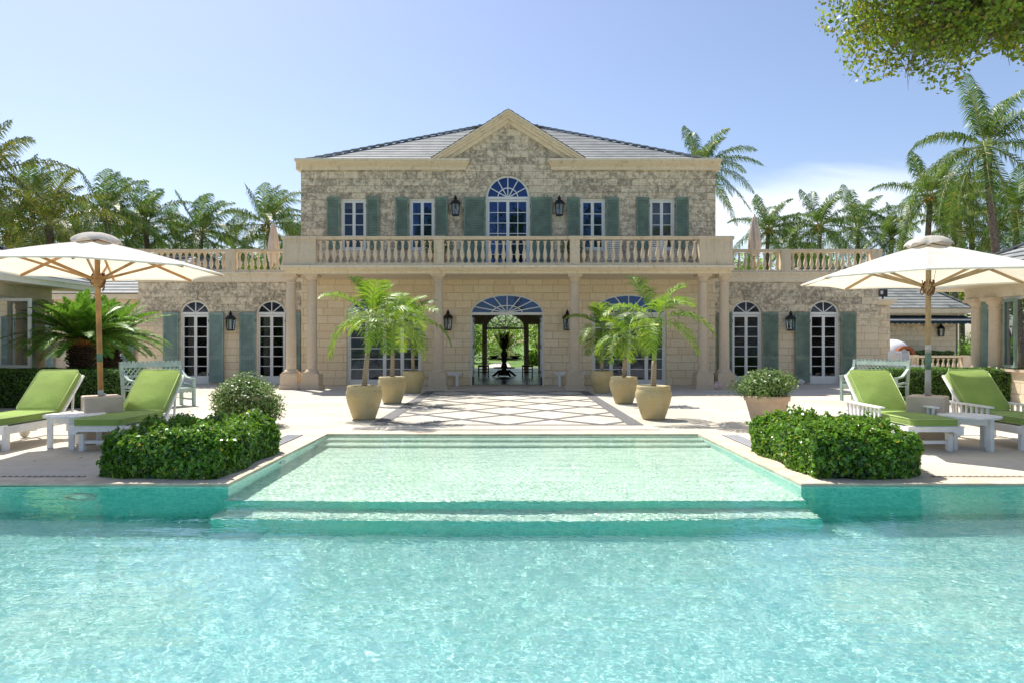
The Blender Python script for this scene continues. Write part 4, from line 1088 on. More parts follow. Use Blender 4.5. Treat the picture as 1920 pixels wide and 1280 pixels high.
def crown_mesh(name, seed, nf, L, ll, nl, lw, mats, els=(-.6, 1.35), droop=.9, hang=.8, wind=(0, 0), rach=.02, azs=None, vee=.3, nuts=0, nutr=.11, start=.12, hangpow=1.0, tipdroop=1.):
    g = np.random.default_rng(seed); Q = []; m = MB()
    for i in range(nf):
        u = i/(nf-1); az = (i*2.39996+g.uniform(-.25, .25)) if azs is None else azs[i % len(azs)]+g.uniform(-.2, .2)
        el = els[1]+(els[0]-els[1])*u**hangpow+g.uniform(-.12, .12)
        q, pts = frond(g, (0.04*math.cos(az), .04*math.sin(az), 0), az, el, L*g.uniform(.85, 1.08)*(.72+.28*min(1, u*2.2)), droop*g.uniform(.8, 1.2)*(.55+.6*u), nl, ll, lw, hang*(.6+.7*u), wind, vee=vee*(1-u*.7), start=start, tipdroop=tipdroop)
        Q.append(q); m.tube(pts[::2], [rach*(1-.85*k/7) for k in range(len(pts[::2]))], 4, 1)
    for k in range(nuts):
        a = g.uniform(0, 6.28); c = (math.cos(a)*.25, math.sin(a)*.25, -.25+g.uniform(-.15, .1))
        m.lathe([(.02, -nutr*1.2), (nutr*.8, -nutr*.7), (nutr, 0), (nutr*.75, nutr*.7), (.02, nutr*1.1)], c, 7, 2)
    Q = np.concatenate(Q); n = len(Q); nv0 = 4*n
    me = bpy.data.meshes.new(name)
    vs = Q.reshape(-1, 3).tolist()+list(m.v); fs = np.arange(nv0).reshape(n, 4).tolist()+[tuple(i+nv0 for i in f) for f in m.f]
    me.from_pydata(vs, [], fs)
    for q in mats: me.materials.append(q)
    mi = np.zeros(len(fs), np.int32); mi[n:] = m.m; me.polygons.foreach_set('material_index', mi); me.update()
    return me
# ---------------- coconut palms
CM = [crown_mesh('coconut_crown', 20+k, 23 if k != 3 else 18, 4.1, .88, 66, .046, [COCO if k % 2 == 0 else COCO2, YRACH, YNUT], (-.8, 1.42), 1.15, 1.9, ((.6, .0), (.5, .1), (.8, -.1), (.55, 0))[k], .035, nuts=(5, 0, 6, 3)[k]) for k in range(4)]
def palm(X, Y, D, lab, var=0, yaw=0., sc=1., base_dx=0., r=.17, grp='coconut palms behind the house'):
    c = px(X, Y, D); H = c.z
    t = thing('coconut_palm', (c.x+base_dx, D, 0), lab, 'palm tree', grp)
    m = MB(); pts = []; rs = []; n = 14; g = random.Random(int(X*7+D))
    for i in range(n+1):
        u = i/n; pts.append((-base_dx*(u**1.7) + .08*math.sin(u*5+X), .1*math.sin(u*4), H*u)); rs.append(r*(1.5 if i == 0 else 1.12-.32*u)*(1.03 if i % 2 else .97))
    m.tube(pts, rs, 10); m.build('trunk', PTRUNK, t, True)
    o = link('crown', CM[var], t); o.location = pts[-1]; o.rotation_euler = (0, 0, yaw); o.scale = (sc, sc, sc)
    return t
PL = [
 # X, Y, D, var, yaw(small), scale, base_dx, label
 (-25, 335, 30, 1, .1, 1.0, -.5, 'yellowing coconut palm cut by the left edge, tallest on that side'),
 (92, 425, 31, 1, .5, 1.0, .1, 'coconut palm with drooping yellow fronds directly above the left umbrella canopy'),
 (20, 440, 36, 2, 1.2, 1.0, .3, 'coconut palm low behind the left pavilion roof'),
 (62, 372, 38, 0, .4, .9, .2, 'coconut palm with dense green crown second from the left edge'),
 (198, 402, 37, 2, 0, 1.0, .4, 'coconut palm with upright dark fronds between the leftmost group and the umbrella vent'),
 (275, 418, 40, 0, .8, .9, 0, 'bushy coconut palm right of the left umbrella vent'),
 (150, 445, 42, 3, 2.1, 1.0, .2, 'small coconut palm partly hidden by the left umbrella vent'),
 (240, 452, 44, 1, 2.6, 1.0, .2, 'low coconut palm showing over the distant slate roofed house'),
 (378, 437, 41, 2, .15, 1.0, .1, 'coconut palm standing alone against the sky above the left balustrade'),
 (330, 462, 46, 0, 1.6, .9, 0, 'short coconut palm behind the left balustrade, left of the lone one'),
 (438, 468, 48, 3, .3, .9, 0, 'short coconut palm behind the left balustrade pedestal'),
 (500, 422, 40, 2, -.3, 1.0, .3, 'coconut palm beside the folded umbrella at the left corner of the house'),
 (552, 462, 44, 0, 1.0, .9, .2, 'coconut palm half hidden behind the left corner of the house'),
 (1318, 318, 38, 2, .2, .92, -.6, 'tall coconut palm rising behind the right corner of the house roof'),
 (1440, 432, 50, 2, .4, 1.0, 0, 'coconut palm beside the folded umbrella right of the house'),
 (1535, 425, 48, 2, -.1, 1.05, .2, 'coconut palm with orange nuts above the right balustrade'),
 (1608, 430, 52, 0, .3, 1.1, .2, 'coconut palm with dark swept fronds above the right end of the balustrade'),
 (1480, 462, 58, 1, 1.4, 1.0, 0, 'low coconut palm between the folded umbrella and the nut bearing palm'),
 (1672, 448, 50, 0, 2.3, .9, 0, 'short coconut palm left of the right umbrella vent'),
 (1742, 370, 38, 2, .1, 1.0, 0, 'mid height coconut palm directly above the right umbrella vent'),
 (1848, 275, 33, 0, .25, 1.08, .9, 'tallest coconut palm with curved trunk at the upper right'),
 (1790, 425, 42, 1, 1.9, .95, 0, 'coconut palm low between the two tall palms at right'),
 (1905, 395, 40, 2, .9, 1.0, .3, 'coconut palm cut by the right edge above the pavilion roof'),
 (1868, 440, 50, 0, 2.9, .9, 0, 'small coconut palm behind the right pavilion roof'),
 (945, 660, 60, 1, 0, .9, 0, 'coconut palm in the garden seen through the open front door'),
]
for X, Y, D, var, yaw, sc, bdx, lab in PL: palm(X, Y, D, lab, var, yaw, sc, bdx, .17 if D > 35 else .2)
for x, y, H, sc, lab in ((1.3, -20, 12.3, 1.1, 'tall coconut palm mirrored in the central arched window'), (-7.6, -21, 12.6, 1.1, 'tall coconut palm mirrored in the second upper window from the left'),
                    (9.6, -22, 12.9, 1.1, 'tall coconut palm mirrored in the third upper window from the left')):
    t = palm(953, 642, y, lab, 2, x, sc, .4, .2, 'coconut palms on the seaward side'); t.location = (x, y, 0)
    k = (H/1.5); [setattr(c, 'scale', (1, 1, k)) if c.name.startswith('trunk') else setattr(c, 'location', (c.location.x, c.location.y, H)) for c in t.children]
for (X, D, lab) in ((1768, 52, 'bare palm trunk seen under the right pavilion eave, leftmost of three'), (1795, 54, 'bare palm trunk seen under the right pavilion eave, middle of three'), (1818, 50, 'bare palm trunk seen under the right pavilion eave, rightmost of three')):
    palm(X, 350+X % 40, D, lab, 3, X*.1, .8, .5, .2, 'slim palms behind the outbuilding')

# ---------------- broadleaf masses
def bush(name, c, rad, n, size, mat, lab, cat, group=None, seed=1, trunk=0, flowers=0, crownz=None, vol=.75, lumps=7):
    g = np.random.default_rng(seed); rx, ry, rz = rad
    cs = g.normal(size=(lumps, 3)); cs /= np.linalg.norm(cs, axis=1)[:, None]; cs *= .5*g.uniform(.6, 1, (lumps, 1)); cs[:, 2] *= .8
    k = g.integers(0, lumps, n); d = g.normal(size=(n, 3)); d /= np.linalg.norm(d, axis=1)[:, None]
    rr = (g.uniform(size=n)**(1/3.))**vol*.55*(1+.25*g.uniform(-1, 1, n)); P = cs[k]+d*rr[:, None]
    P *= np.array([rx, ry, rz]); z = crownz if crownz is not None else rz*.9
    P[:, 2] += z; P[:, 2] = np.maximum(P[:, 2], .03-c[2])
    V, F = leaf_quads(P, size, d, .3, seed)
    t = thing(name, c, lab, cat, group); link('crown', np_mesh('crown', V, F, mat), t)
    m = MB()
    for q in range(max(3, lumps)):
        e = Vector(cs[q % lumps]*np.array([rx, ry, rz]))+Vector((0, 0, z)); m.tube([(0, 0, 0), (e.x*.15, e.y*.15, z*.45), (e.x*.6, e.y*.6, e.z*.85), e], [trunk or .02*rx+.006, (trunk or .02)*.8, (trunk or .02)*.35, .004], 6)
    m.build('stems', TWIG, t, True)
    if flowers:
        idx_ = g.choice(n, flowers, False); V, F = leaf_quads(P[idx_]*1.0+d[idx_]*.02, size*.9, d[idx_], .6, seed+1, .9); link('blossom', np_mesh('blossom', V, F, FLOWERS), t)
    return t
for i, (X, Y, D, r_, lab) in enumerate([
    (1500, 480, 60, 3.2, 'round pale green tree behind the right balustrade'), (1845, 640, 44, 2.0, 'bright shrub by the right end of the outbuilding'),
    (1812, 662, 36.5, .9, 'small bright shrub at the corner of the outbuilding wall'), (60, 470, 50, 5., 'dense dark tree low behind the left pavilion'),
    (320, 490, 56, 4.6, 'dense tree low behind the left balustrade'), (480, 492, 54, 3.4, 'dense tree behind the left wing near the villa corner'),
    (1390, 492, 54, 3.0, 'green tree just right of the villa behind the right wing'), (1600, 496, 56, 3.6, 'green tree behind the far end of the right wing'), (1760, 470, 52, 5, 'dense green tree under the tall palms at right'), (1900, 520, 46, 4, 'green tree behind the right pavilion')]):
    c = px(X, Y, D); bush('garden_tree' if r_ > 2.5 else 'garden_shrub', (c.x, D, 0), (r_, r_, max(r_*.7, .5)), int(2600 if r_ > 1 else 1200), .30 if r_ > 2.5 else .16, GARDEN if i in (1, 2, 0) else TREEL if i % 2 else GARDEN, lab, 'tree' if r_ > 2.5 else 'shrub', 'garden trees and shrubs beyond the house', 60+i, trunk=.12 if r_ > 2.5 else .03, crownz=max(c.z-r_*.35, r_*.6))
# garden behind the hall
for i, (x, y, r_, z_, lab) in enumerate([(-3.0, 52, 3.2, 2.3, 'bright tree left of centre in the garden seen through the door'), (2.4, 55, 3.4, 2.6, 'bright tree right of centre in the garden seen through the door'),
        (-.2, 66, 4.5, 3.0, 'far tree closing the garden view through the door'), (4.6, 50, 2.4, 1.8, 'shrub at the right of the garden view through the door'), (-5.0, 50, 2.4, 1.8, 'shrub at the left of the garden view through the door'),
        (1.9, 46, .8, .6, 'low flowering shrub by the garden path seen through the door')]):
    bush('garden_tree', (x, y, 0), (r_, r_, r_*.9), 3500, .22, GARDEN, lab, 'tree', 'garden trees and shrubs beyond the house', 80+i, trunk=.1, crownz=z_)
m = MB(); m.add([(-1.6, 41, .0), (.2, 41, .0), (.0, 52, .0), (-1.0, 52, .0)], [(0, 1, 2, 3)]); struct(m.build('garden_path', TERR))

# ---------------- cycads
def cycad(c, lab, seed, L=1.7, h=1.58, tr=.27):
    t = thing('cycad', c, lab, 'cycad', 'cycads beside the left pavilion')
    m = MB(); g = random.Random(seed); n = 16
    for i in range(22):          # rough scaly trunk
        z = h*i/22; m.lathe([(tr*.9, z), (tr*1.08, z+h/44), (tr*.92, z+h/22)], (g.uniform(-.01, .01), 0, 0), n)
    for k in range(420):
        a = g.uniform(0, 6.28); z = g.uniform(.03, h); r0 = tr*1.0; u = Vector((math.cos(a), math.sin(a), .55))
        p = Vector((math.cos(a)*r0, math.sin(a)*r0, z)); m.bar(p, p+u*.07, .035, .02)
    m.build('trunk', CTRUNK, t)
    me = crown_mesh('cycad_crown', seed, 84, L, .25, 84, .03, [CYC, YRACH], (.04, 1.35), .62, .05, (0, 0), .012, vee=.42, start=.1, hangpow=.75, tipdroop=1.1)
    o = link('crown', me, t); o.location = (0, 0, h)
    return t
cycad((-10.75, 17.2, 0), 'cycad with dark shaggy trunk, nearer of the two by the left pavilion', 31)
cycad((-11.35, 19.4, 0), 'cycad with dark shaggy trunk, farther one behind the left umbrella pole', 32, 1.7)

# ---------------- potted palms
def pot(c, lab):
    t = thing('glazed_pot', c, lab, 'pot', 'khaki ribbed pots lining the patterned paving')
    m = MB(); pr = [(.205, 0), (.222, .02), (.27, .16), (.325, .33), (.352, .45), (.352, .52), (.335, .58), (.325, .60), (.335, .615), (.325, .63), (.332, .645), (.322, .66), (.285, .655), (.275, .60), (.27, .5)]
    zz = [q[1] for q in pr[:8]]; rr_ = [q[0] for q in pr[:8]]
    fine = [(float(np.interp(z, zz, rr_))+.0035*math.cos(i*math.pi), z) for i, z in enumerate(np.linspace(0, .58, 56))]
    m.lathe([(.205, 0)]+[(r, z) for r, z in fine[1:]]+pr[7:], n=48); o = m.build('pot', POT, t, True)
    s = MB(); s.lathe([(.27, .55), (.15, .575), (.01, .58)], n=24); s.build('soil', SOIL, t, True)
    return t
def pot_palm(c, lab, seed, ht, lean, L, yaw, els, wind, nf=11, gl=.5):
    t = thing('potted_palm', (c[0], c[1], .57), lab, 'palm', 'young palms in the ribbed pots')
    m = MB(); n = 12; pts = [(lean[0]*(i/n)**1.3, lean[1]*(i/n), ht*i/n) for i in range(n+1)]
    k = int(n*(1-gl)); m.tube(pts[:k+1], [.055-.018*i/n for i in range(k+1)], 12); m.build('trunk', PRING, t, True)
    m = MB(); m.tube(pts[k:], [.040+.012*math.sin(math.pi*i/(n-k))-.012*i/(n-k) for i in range(n-k+1)], 12); m.build('crownshaft', PGREEN, t, True)
    me = crown_mesh('pot_palm_crown', seed, nf, L, .46, 42, .027, [POTPALM, PGREEN], els, 1.2, .75, wind, .013, vee=.5, start=.16, tipdroop=1.3)
    o = link('crown', me, t); o.location = pts[-1]; o.rotation_euler = (0, 0, yaw)
PP = [((-2.84, 13.45), 'front left'), ((-2.88, 16.95), 'middle left'), ((-2.85, 20.45), 'back left'), ((2.86, 13.45), 'front right'), ((2.87, 16.95), 'middle right'), ((2.80, 20.45), 'back right')]
WH = {'front left': 'pot nearest the pool, left of the patterned paving', 'middle left': 'middle pot left of the patterned paving', 'back left': 'pot nearest the portico, left of the patterned paving',
      'front right': 'pot nearest the pool, right of the patterned paving', 'middle right': 'middle pot right of the patterned paving', 'back right': 'pot nearest the portico, right of the patterned paving'}
for (x, y), k in PP: pot((x, y, 0), 'ribbed khaki '+WH[k])
pot_palm((-2.84, 13.45), 'tall arching palm in the '+WH['front left'], 41, 1.42, (.16, .05), 1.25, .3, (-.1, 1.3), (.35, 0), 11)
pot_palm((-2.88, 16.95), 'bright palm in the '+WH['middle left'], 42, 1.38, (.03, 0), 1.35, 1.3, (-.2, 1.3), (.35, 0), 11)
pot_palm((-2.85, 20.45), 'ringed trunk palm in the '+WH['back left'], 43, 1.60, (-.03, 0), 1.5, 2.2, (-.2, 1.3), (.4, 0), 10)
pot_palm((2.86, 13.45), 'right leaning palm in the '+WH['front right'], 44, 1.38, (.05, 0), 1.35, .0, (-.1, 1.35), (.55, 0), 9, .52)
pot_palm((2.87, 16.95), 'small palm in the '+WH['middle right'], 45, 1.12, (.08, 0), 1.0, .9, (-.3, 1.2), (.3, 0), 10)
pot_palm((2.80, 20.45), 'dark palm in the '+WH['back right'], 46, 1.35, (.05, 0), 1.35, 1.9, (-.4, 1.25), (-.1, 0), 11)
# terracotta planters with shrubs
for s, lab in ((-1, 'left'), (1, 'right')):
    t = thing('planter_pot', (s*4.64, 12.25, 0), 'round terracotta coloured planter %s' % ('half hidden behind the left shrub bed' if s < 0 else 'behind the right shrub bed'), 'planter', 'planters behind the shrub beds')
    m = MB(); m.lathe([(.24, 0), (.25, .03), (.27, .05), (.26, .08), (.36, .44), (.36, .46), (.39, .47), (.40, .55), (.385, .56), (.35, .56), (.34, .5)], n=36); m.build('pot', TERRA, t, True)
    if s < 0: bush('planter_shrub', (s*4.64, 12.25, .30), (.68, .66, .62), 21000, .05, BUSH, 'rounded shrub with small grey green leaves above the left shrub bed', 'shrub', 'shrubs in the planters', 51, crownz=.14, vol=.4, lumps=13)
    else: bush('planter_shrub', (s*4.64, 12.25, .50), (.62, .58, .36), 5500, .05, BUSH, 'spreading shrub spilling over the right terracotta planter', 'shrub', 'shrubs in the planters', 52, crownz=.22, vol=.6)
# balcony planters
for x, lab in ((-2.32, 'white flowering shrub behind the left balcony pedestal'), (2.25, 'white flowering shrub behind the right balcony pedestal')):
    bush('balcony_shrub', (x, 22.35, 4.35), (.62, .35, .45), 2600, .05, BUSH, lab, 'shrub', 'shrubs on the balcony', int(90+x), flowers=240 if x < 0 else 110, crownz=.28)
    t = thing('balcony_planter', (x, 22.35, 3.95), 'stone planter box under the %s balcony shrub' % ('left' if x < 0 else 'right'), 'planter', 'planters on the balcony')
    m = MB(); m.frust(-.3, .3, -.16, .16, 0, .42, .03, .03); m.build('planter', TERRA, t)
# ================================================================== UMBRELLAS
def umbrella(c, lab, ang, Rr, ze, za, ziR, timber, seed, sleeve, base_xy):
    t = thing('garden_umbrella', (c[0], c[1], 0), lab, 'umbrella', 'square based cream garden umbrellas')
    g = random.Random(seed); V8 = [(Rr*math.cos(ang+k*math.pi/4), Rr*math.sin(ang+k*math.pi/4)) for k in range(8)]
    m = MB(); n = 9; q = 6; r0 = .06
    def P(k, u, v):
        x0, y0 = V8[k]; x1, y1 = V8[(k+1) % 8]; x, y = x0+(x1-x0)*v, y0+(y1-y0)*v
        s = 1-.05*math.sin(math.pi*v)*u
        uu = r0/Rr+(1-r0/Rr)*u
        z = za+(ze-za)*uu - .035*math.sin(math.pi*uu)*math.sin(math.pi*v) + .02*math.sin(math.pi*uu)
        return (x*uu*s, y*uu*s, z+.012*math.sin(math.pi*v)*u)
    for k in range(8):
        o = len(m.v)
        m.add([P(k, i/n, j/q) for i in range(n+1) for j in range(q+1)], [(i*(q+1)+j, (i+1)*(q+1)+j, (i+1)*(q+1)+j+1, i*(q+1)+j+1) for i in range(n) for j in range(q)])
    # small hem hanging from the edge
    for k in range(8):
        for j in range(q):
            a, b = P(k, 1, j/q), P(k, 1, (j+1)/q); m.quad(a, b, (b[0], b[1], b[2]-.022), (a[0], a[1], a[2]-.022))
    cn = m.build('canopy', CANOPY, t, True); cn.data.set_sharp_from_angle(angle=R(4))
    m = MB(); K = 64; rings = [(.02, za+.10), (.12, za+.095), (.19, za+.075), (.25, za+.04), (.31, za-.01), (.335, za-.045)]
    vs = []
    for ri, (r, z) in enumerate(rings):
        for k in range(K):
            a = ang+2*math.pi*k/K; lob = abs(math.sin(4*(a-ang))); f = (ri/5)**2
            vs.append((r*(1-.04*f*(1-lob))*math.cos(a), r*(1-.04*f*(1-lob))*math.sin(a), z+.035*f*(lob**.6)-.012*f+.006*math.sin(a*17+seed)*f+.01*math.sin(a*5+ri+seed)*(ri/5)))
    m.add(vs, [(i*K+k, i*K+(k+1) % K, (i+1)*K+(k+1) % K, (i+1)*K+k) for i in range(5) for k in range(K)]+[tuple(range(K))[::-1]])
    m.build('vent_cap', VENT, t, True)
    m = MB(); b = (base_xy[0]-c[0], base_xy[1]-c[1])
    pt = lambda z: (b[0]*(1-z/za), b[1]*(1-z/za), z)
    m.tube([pt(.55), pt(ziR), pt(za+.08)], [.038, .038, .034], 14, 0)
    if sleeve: m.tube([pt(.70), pt(1.22)], .042, 14, 1); m.tube([pt(1.10), pt(1.34)], .0435, 14, 2); m.tube([pt(1.34), pt(1.47)], .042, 14, 1)
    else: m.tube([pt(1.22), pt(1.34)], .0395, 14, 2); m.tube([pt(.70), pt(.80)], .0395, 14, 1)
    m.build('pole', [timber, SLEEVE, GREENB], t, True)
    m = MB(); m.lathe([(.05, -.10), (.07, -.08), (.085, -.02), (.085, .03), (.06, .06), (.05, .07)], (pt(ziR)[0], pt(ziR)[1], ziR), 16); m.build('runner', timber, t)
    cxy = pt(ziR)
    for k in range(8):
        x, y = V8[k]; p1 = (x*.03, y*.03, za-.02); p2 = (x*.985, y*.985, ze-.02)
        m = MB(); m.bar(p1, p2, .024, .038); rb = m.build('rib', timber, t)
        m = MB(); e = (x*.56, y*.56, za+(ze-za)*.56-.045); m.bar((cxy[0]+x*.04, cxy[1]+y*.04, ziR+.01), e, .022, .034); m.build('strut', timber, t)
    m = MB(); gr = random.Random(seed+5)
    for i in range(9):
        a = gr.uniform(0, 6.28); r_ = .07+gr.uniform(0, .03); h = gr.uniform(.10, .2)
        pts = [(cxy[0]+r_*math.cos(a+.5*math.sin(j*.8))*(1+.2*math.sin(j)), cxy[1]+r_*math.sin(a+.5*math.sin(j*.8)), ziR+.1-h*math.sin(j*math.pi/10)*1.3-.02*j/10) for j in range(11)]
        m.tube(pts, .007, 5)
    m.build('rope', ROPE, t, True)
    m = MB(); m.tube([(.05, -.03, ziR+.05), (.09, -.05, ziR+.3), (.05, -.03, za-.1)], .003, 4); m.build('cord', BLACK, t)
    return t
umbrella((-6.03, 10.0), 'cream canvas umbrella with orange brown timber ribs over the left loungers', R(22.5), 1.73, 2.56, 3.0, 2.42, TIMBER, 3, False, (-6.16, 10.35))
umbrella((6.28, 10.2), 'cream canvas umbrella with pale timber and grey pole sleeve over the right loungers', R(13), 1.78, 2.44, 2.98, 2.33, TIMBER2, 4, True, (6.36, 10.35))
for (x, y, rz, lab) in ((-6.16, 10.35, R(38), 'plain concrete cube holding the left umbrella pole'), (6.36, 10.35, R(-40), 'plain concrete cube holding the right umbrella pole')):
    t = thing('umbrella_base', (x, y, 0), lab, 'umbrella base', 'concrete umbrella bases', rz)
    m = MB(); m.box(-.25, .25, -.25, .25, .0, .70); m.build('block', BASEC, t, bevel=.02)
    m = MB(); m.lathe([(.055, .70), (.055, .73), (.045, .735)], n=16); m.build('collar', METAL, t)
# folded umbrellas on the wing roofs
for x, y, top, lab in ((-9.28, 27, 6.2, 'folded beige umbrella standing on the left wing roof'), (9.74, 27, 6.5, 'folded beige umbrella standing on the right wing roof')):
    t = thing('folded_umbrella', (x, y, 4.03), lab, 'umbrella', 'folded umbrellas on the wing roofs'); h = top-4.03
    m = MB(); K = 40; vs = []; rings = [(.02, h), (.06, h-.06), (.09, h-.15), (.15, h-.5), (.2, h-.9), (.22, h-1.25), (.17, h-1.5), (.14, h-1.6)]
    for r, z in rings:
        for k in range(K):
            a = 2*math.pi*k/K; rr = r*(1+.18*math.sin(8*a+z*2)); vs.append((rr*math.cos(a), rr*math.sin(a), z))
    m.add(vs, [(i*K+k, i*K+(k+1) % K, (i+1)*K+(k+1) % K, (i+1)*K+k) for i in range(len(rings)-1) for k in range(K)]); m.build('canvas', CLOSED, t, True)
    m = MB(); m.lathe([(.028, .08), (.028, h-.1), (.02, h+.05), (.005, h+.08)], n=10); m.build('pole', TIMBER2, t)
    m = MB(); m.lathe([(.3, 0), (.3, .07), (.06, .1), (.05, .25)], n=20); m.build('base', BASEC, t)

# ================================================================== LOUNGERS, TABLES, BENCHES
def cushion(t, x0, x1, L, th, M, name, seed):
    """soft slab with piping; local y along its length"""
    me = bpy.data.meshes.new(name); bm = bmesh.new(); g = random.Random(seed)
    bmesh.ops.create_cube(bm, size=1)
    for v in bm.verts: v.co = Vector(((x0+x1)/2+v.co.x*(x1-x0), L*(v.co.y+.5), th*(v.co.z+.5)))
    bmesh.ops.bevel(bm, geom=[e for e in bm.edges if abs((e.verts[0].co-e.verts[1].co).z) > .01], offset=.07, segments=4, affect='EDGES', profile=.5)
    bmesh.ops.bevel(bm, geom=[e for e in bm.edges if abs(e.verts[0].co.z-e.verts[1].co.z) < .001], offset=.018, segments=2, affect='EDGES', profile=.5)
    bmesh.ops.subdivide_edges(bm, edges=[e for e in bm.edges if e.calc_length() > .15], cuts=5, use_grid_fill=True)
    cx = (x0+x1)/2
    for v in bm.verts:
        if v.co.z > th*.5:
            u = (v.co.x-cx)/((x1-x0)/2); w_ = v.co.y/L*2-1; v.co.z += .022*(1-u*u)*(1-w_*w_)*1.0+.003*math.sin(v.co.y*13+v.co.x*7+seed)
    bm.transform(M); bm.to_mesh(me); bm.free(); me.materials.append(CUSH); me.shade_smooth(); me.set_sharp_from_angle(angle=R(50))
    o = link(name, me, t)
    for z in (th-.004, .006):
        r_ = .07; pts = []
        for cx_, cy_, a0 in ((x1-r_, L-r_, 0), (x0+r_, L-r_, 90), (x0+r_, r_, 180), (x1-r_, r_, 270)):
            for k in range(5): a = R(a0+k*22.5); pts.append(M @ Vector((cx_+r_*math.cos(a), cy_+r_*math.sin(a), z)))
        pts.append(pts[0]); m = MB(); m.tube(pts, .0065, 6); m.build('piping', PIPE, o, True)
    return o
def lounger(c, lab, arms, seed):
    t = thing('sun_lounger', (c[0], c[1], 0), lab, 'sun lounger', 'white loungers with green cushions')
    W = .36; m = MB()
    for s in (-1, 1): m.box(*sorted((s*W, s*(W-.035))), .03, 1.9, .235, .345)
    m.xz([(-W-.02, .345), (W+.02, .345), (W+.02, .245), (W-.07, .245), (W-.12, .285), (-W+.12, .285), (-W+.07, .245), (-W-.02, .245)], 0, .03)
    m.box(-W+.035, W-.035, 1.86, 1.9, .25, .345); m.box(-W-.02, W+.02, -.02, .09, .345, .362)
    y = .13
    while y < 1.25: m.box(-W+.035, W-.035, y, y+.06, .325, .343); y += .09
    m.build('frame', WHITEW, t, bevel=.004)
    for s in (-1, 1):
        m = MB(); m.box(*sorted((s*(W-.04), s*(W-.11))), .14, .21, 0, .25); m.build('leg', WHITEW, t, bevel=.006)
        m = MB(); m.box(*sorted((s*(W-.04), s*(W-.11))), 1.52, 1.59, 0.0 if arms else .10, .24); m.build('leg', WHITEW, t, bevel=.006)
        if not arms:
            m = MB(); m.lathe([(.02, -.02), (.10, -.018), (.112, -.01), (.112, .01), (.10, .018), (.02, .02)], n=28); m.xform(Matrix.Translation((s*(W+.03), 1.50, .112)) @ Matrix.Rotation(R(90), 4, 'Y')); w_ = m.build('wheel', flat('wheel_cream', (.68, .64, .54), .6, .05), t, True)
            m = MB(); m.lathe([(.025, -.027), (.025, .027)], n=12); m.xform(Matrix.Translation((s*(W+.03), 1.50, .112)) @ Matrix.Rotation(R(90), 4, 'Y')); m.build('hub', METAL, w_)
    m = MB(); m.box(-W+.1, W-.1, .155, .195, .10, .145); m.build('stretcher', WHITEW, t)
    # backrest
    hy, hz = 1.22, .355; an = math.atan2(.60, .57); B = Matrix.Translation((0, hy, hz)) @ Matrix.Rotation(an, 4, 'X')
    m = MB()
    for s in (-1, 1): m.box(*sorted((s*(W-.005), s*(W-.05))), 0, .86, -.035, .0)
    m.box(-W+.05, W-.05, .80, .86, -.03, 0); y = .1
    while y < .76: m.box(-W+.05, W-.05, y, y+.05, -.022, -.006); y += .085
    m.xform(B); m.build('backrest', WHITEW, t, bevel=.003)
    for s in (-1, 1): m = MB(); m.bar((s*(W-.08), 1.62, .3), B @ Vector((s*(W-.08), .62, -.03)), .025, .03); m.build('backrest_prop', METAL, t)
    cushion(t, -.325, .325, 1.24, .095, Matrix.Translation((0, .0, .365)), 'seat_cushion', seed)
    cushion(t, -.325, .325, .82, .10, B @ Matrix.Translation((0, .06, .005)), 'back_cushion', seed+1)
    if arms:
        for s in (-1, 1):
            m = MB(); xx = s*(W+.035)
            m.bar((xx, .62, .555), (xx, 1.66, .565), .085, .025); m.box(xx-.02, xx+.02, .66, 1.60, .30, .34)
            y = .68
            while y < 1.62: m.box(xx-.012, xx+.012, y, y+.045, .34, .545); y += .115
            m.build('armrest', WHITEW, t, bevel=.003)
    return t
lounger((-7.28, 9.33), 'white wheeled lounger with green cushion, nearest the left edge of the photo', False, 1)
lounger((-5.64, 9.33), 'white wheeled lounger with green cushion, between the left side table and shrub bed', False, 3)
lounger((5.83, 9.30), 'white slat armed lounger with green cushion, behind the right shrub bed', True, 5)
lounger((7.44, 9.33), 'white slat armed lounger with green cushion, nearest the right edge of the photo', True, 7)
for x, y, lab, rz in ((-6.26, 9.86, 'round white side table between the two left loungers', 25), (6.56, 9.72, 'round white side table between the two right loungers', 20)):
    t = thing('side_table', (x, y, 0), lab, 'side table', 'round white side tables', R(rz))
    m = MB(); Rr = .39
    for i in range(7):        # boards of the round top
        a = -Rr+2*Rr*i/7+.003; b = -Rr+2*Rr*(i+1)/7-.003
        xs2 = np.linspace(a, b, 6); poly = [(q, -math.sqrt(max(1e-5, Rr*Rr-q*q))) for q in xs2]+[(q, math.sqrt(max(1e-5, Rr*Rr-q*q))) for q in xs2[::-1]]
        m.prism(poly, .448, .472)
    m.lathe([(Rr-.012, .440), (Rr+.006, .444), (Rr+.006, .468), (Rr-.012, .470)], n=48) if False else None
    m.build('tabletop', WHITEW, t)
    m = MB()
    for a in range(4):
        u, v = math.cos(a*math.pi/2), math.sin(a*math.pi/2); w2, v2 = math.cos((a+1)*math.pi/2), math.sin((a+1)*math.pi/2)
        m.bar((u*.3, v*.3, .40), (w2*.3, v2*.3, .40), .03, .085)
    m.build('apron', WHITEW, t)
    for a in range(4):
        m = MB(); u, v = math.cos(a*math.pi/2)*.3, math.sin(a*math.pi/2)*.3; m.box(u-.035, u+.035, v-.035, v+.035, 0, .445); m.build('leg', WHITEW, t, bevel=.004)
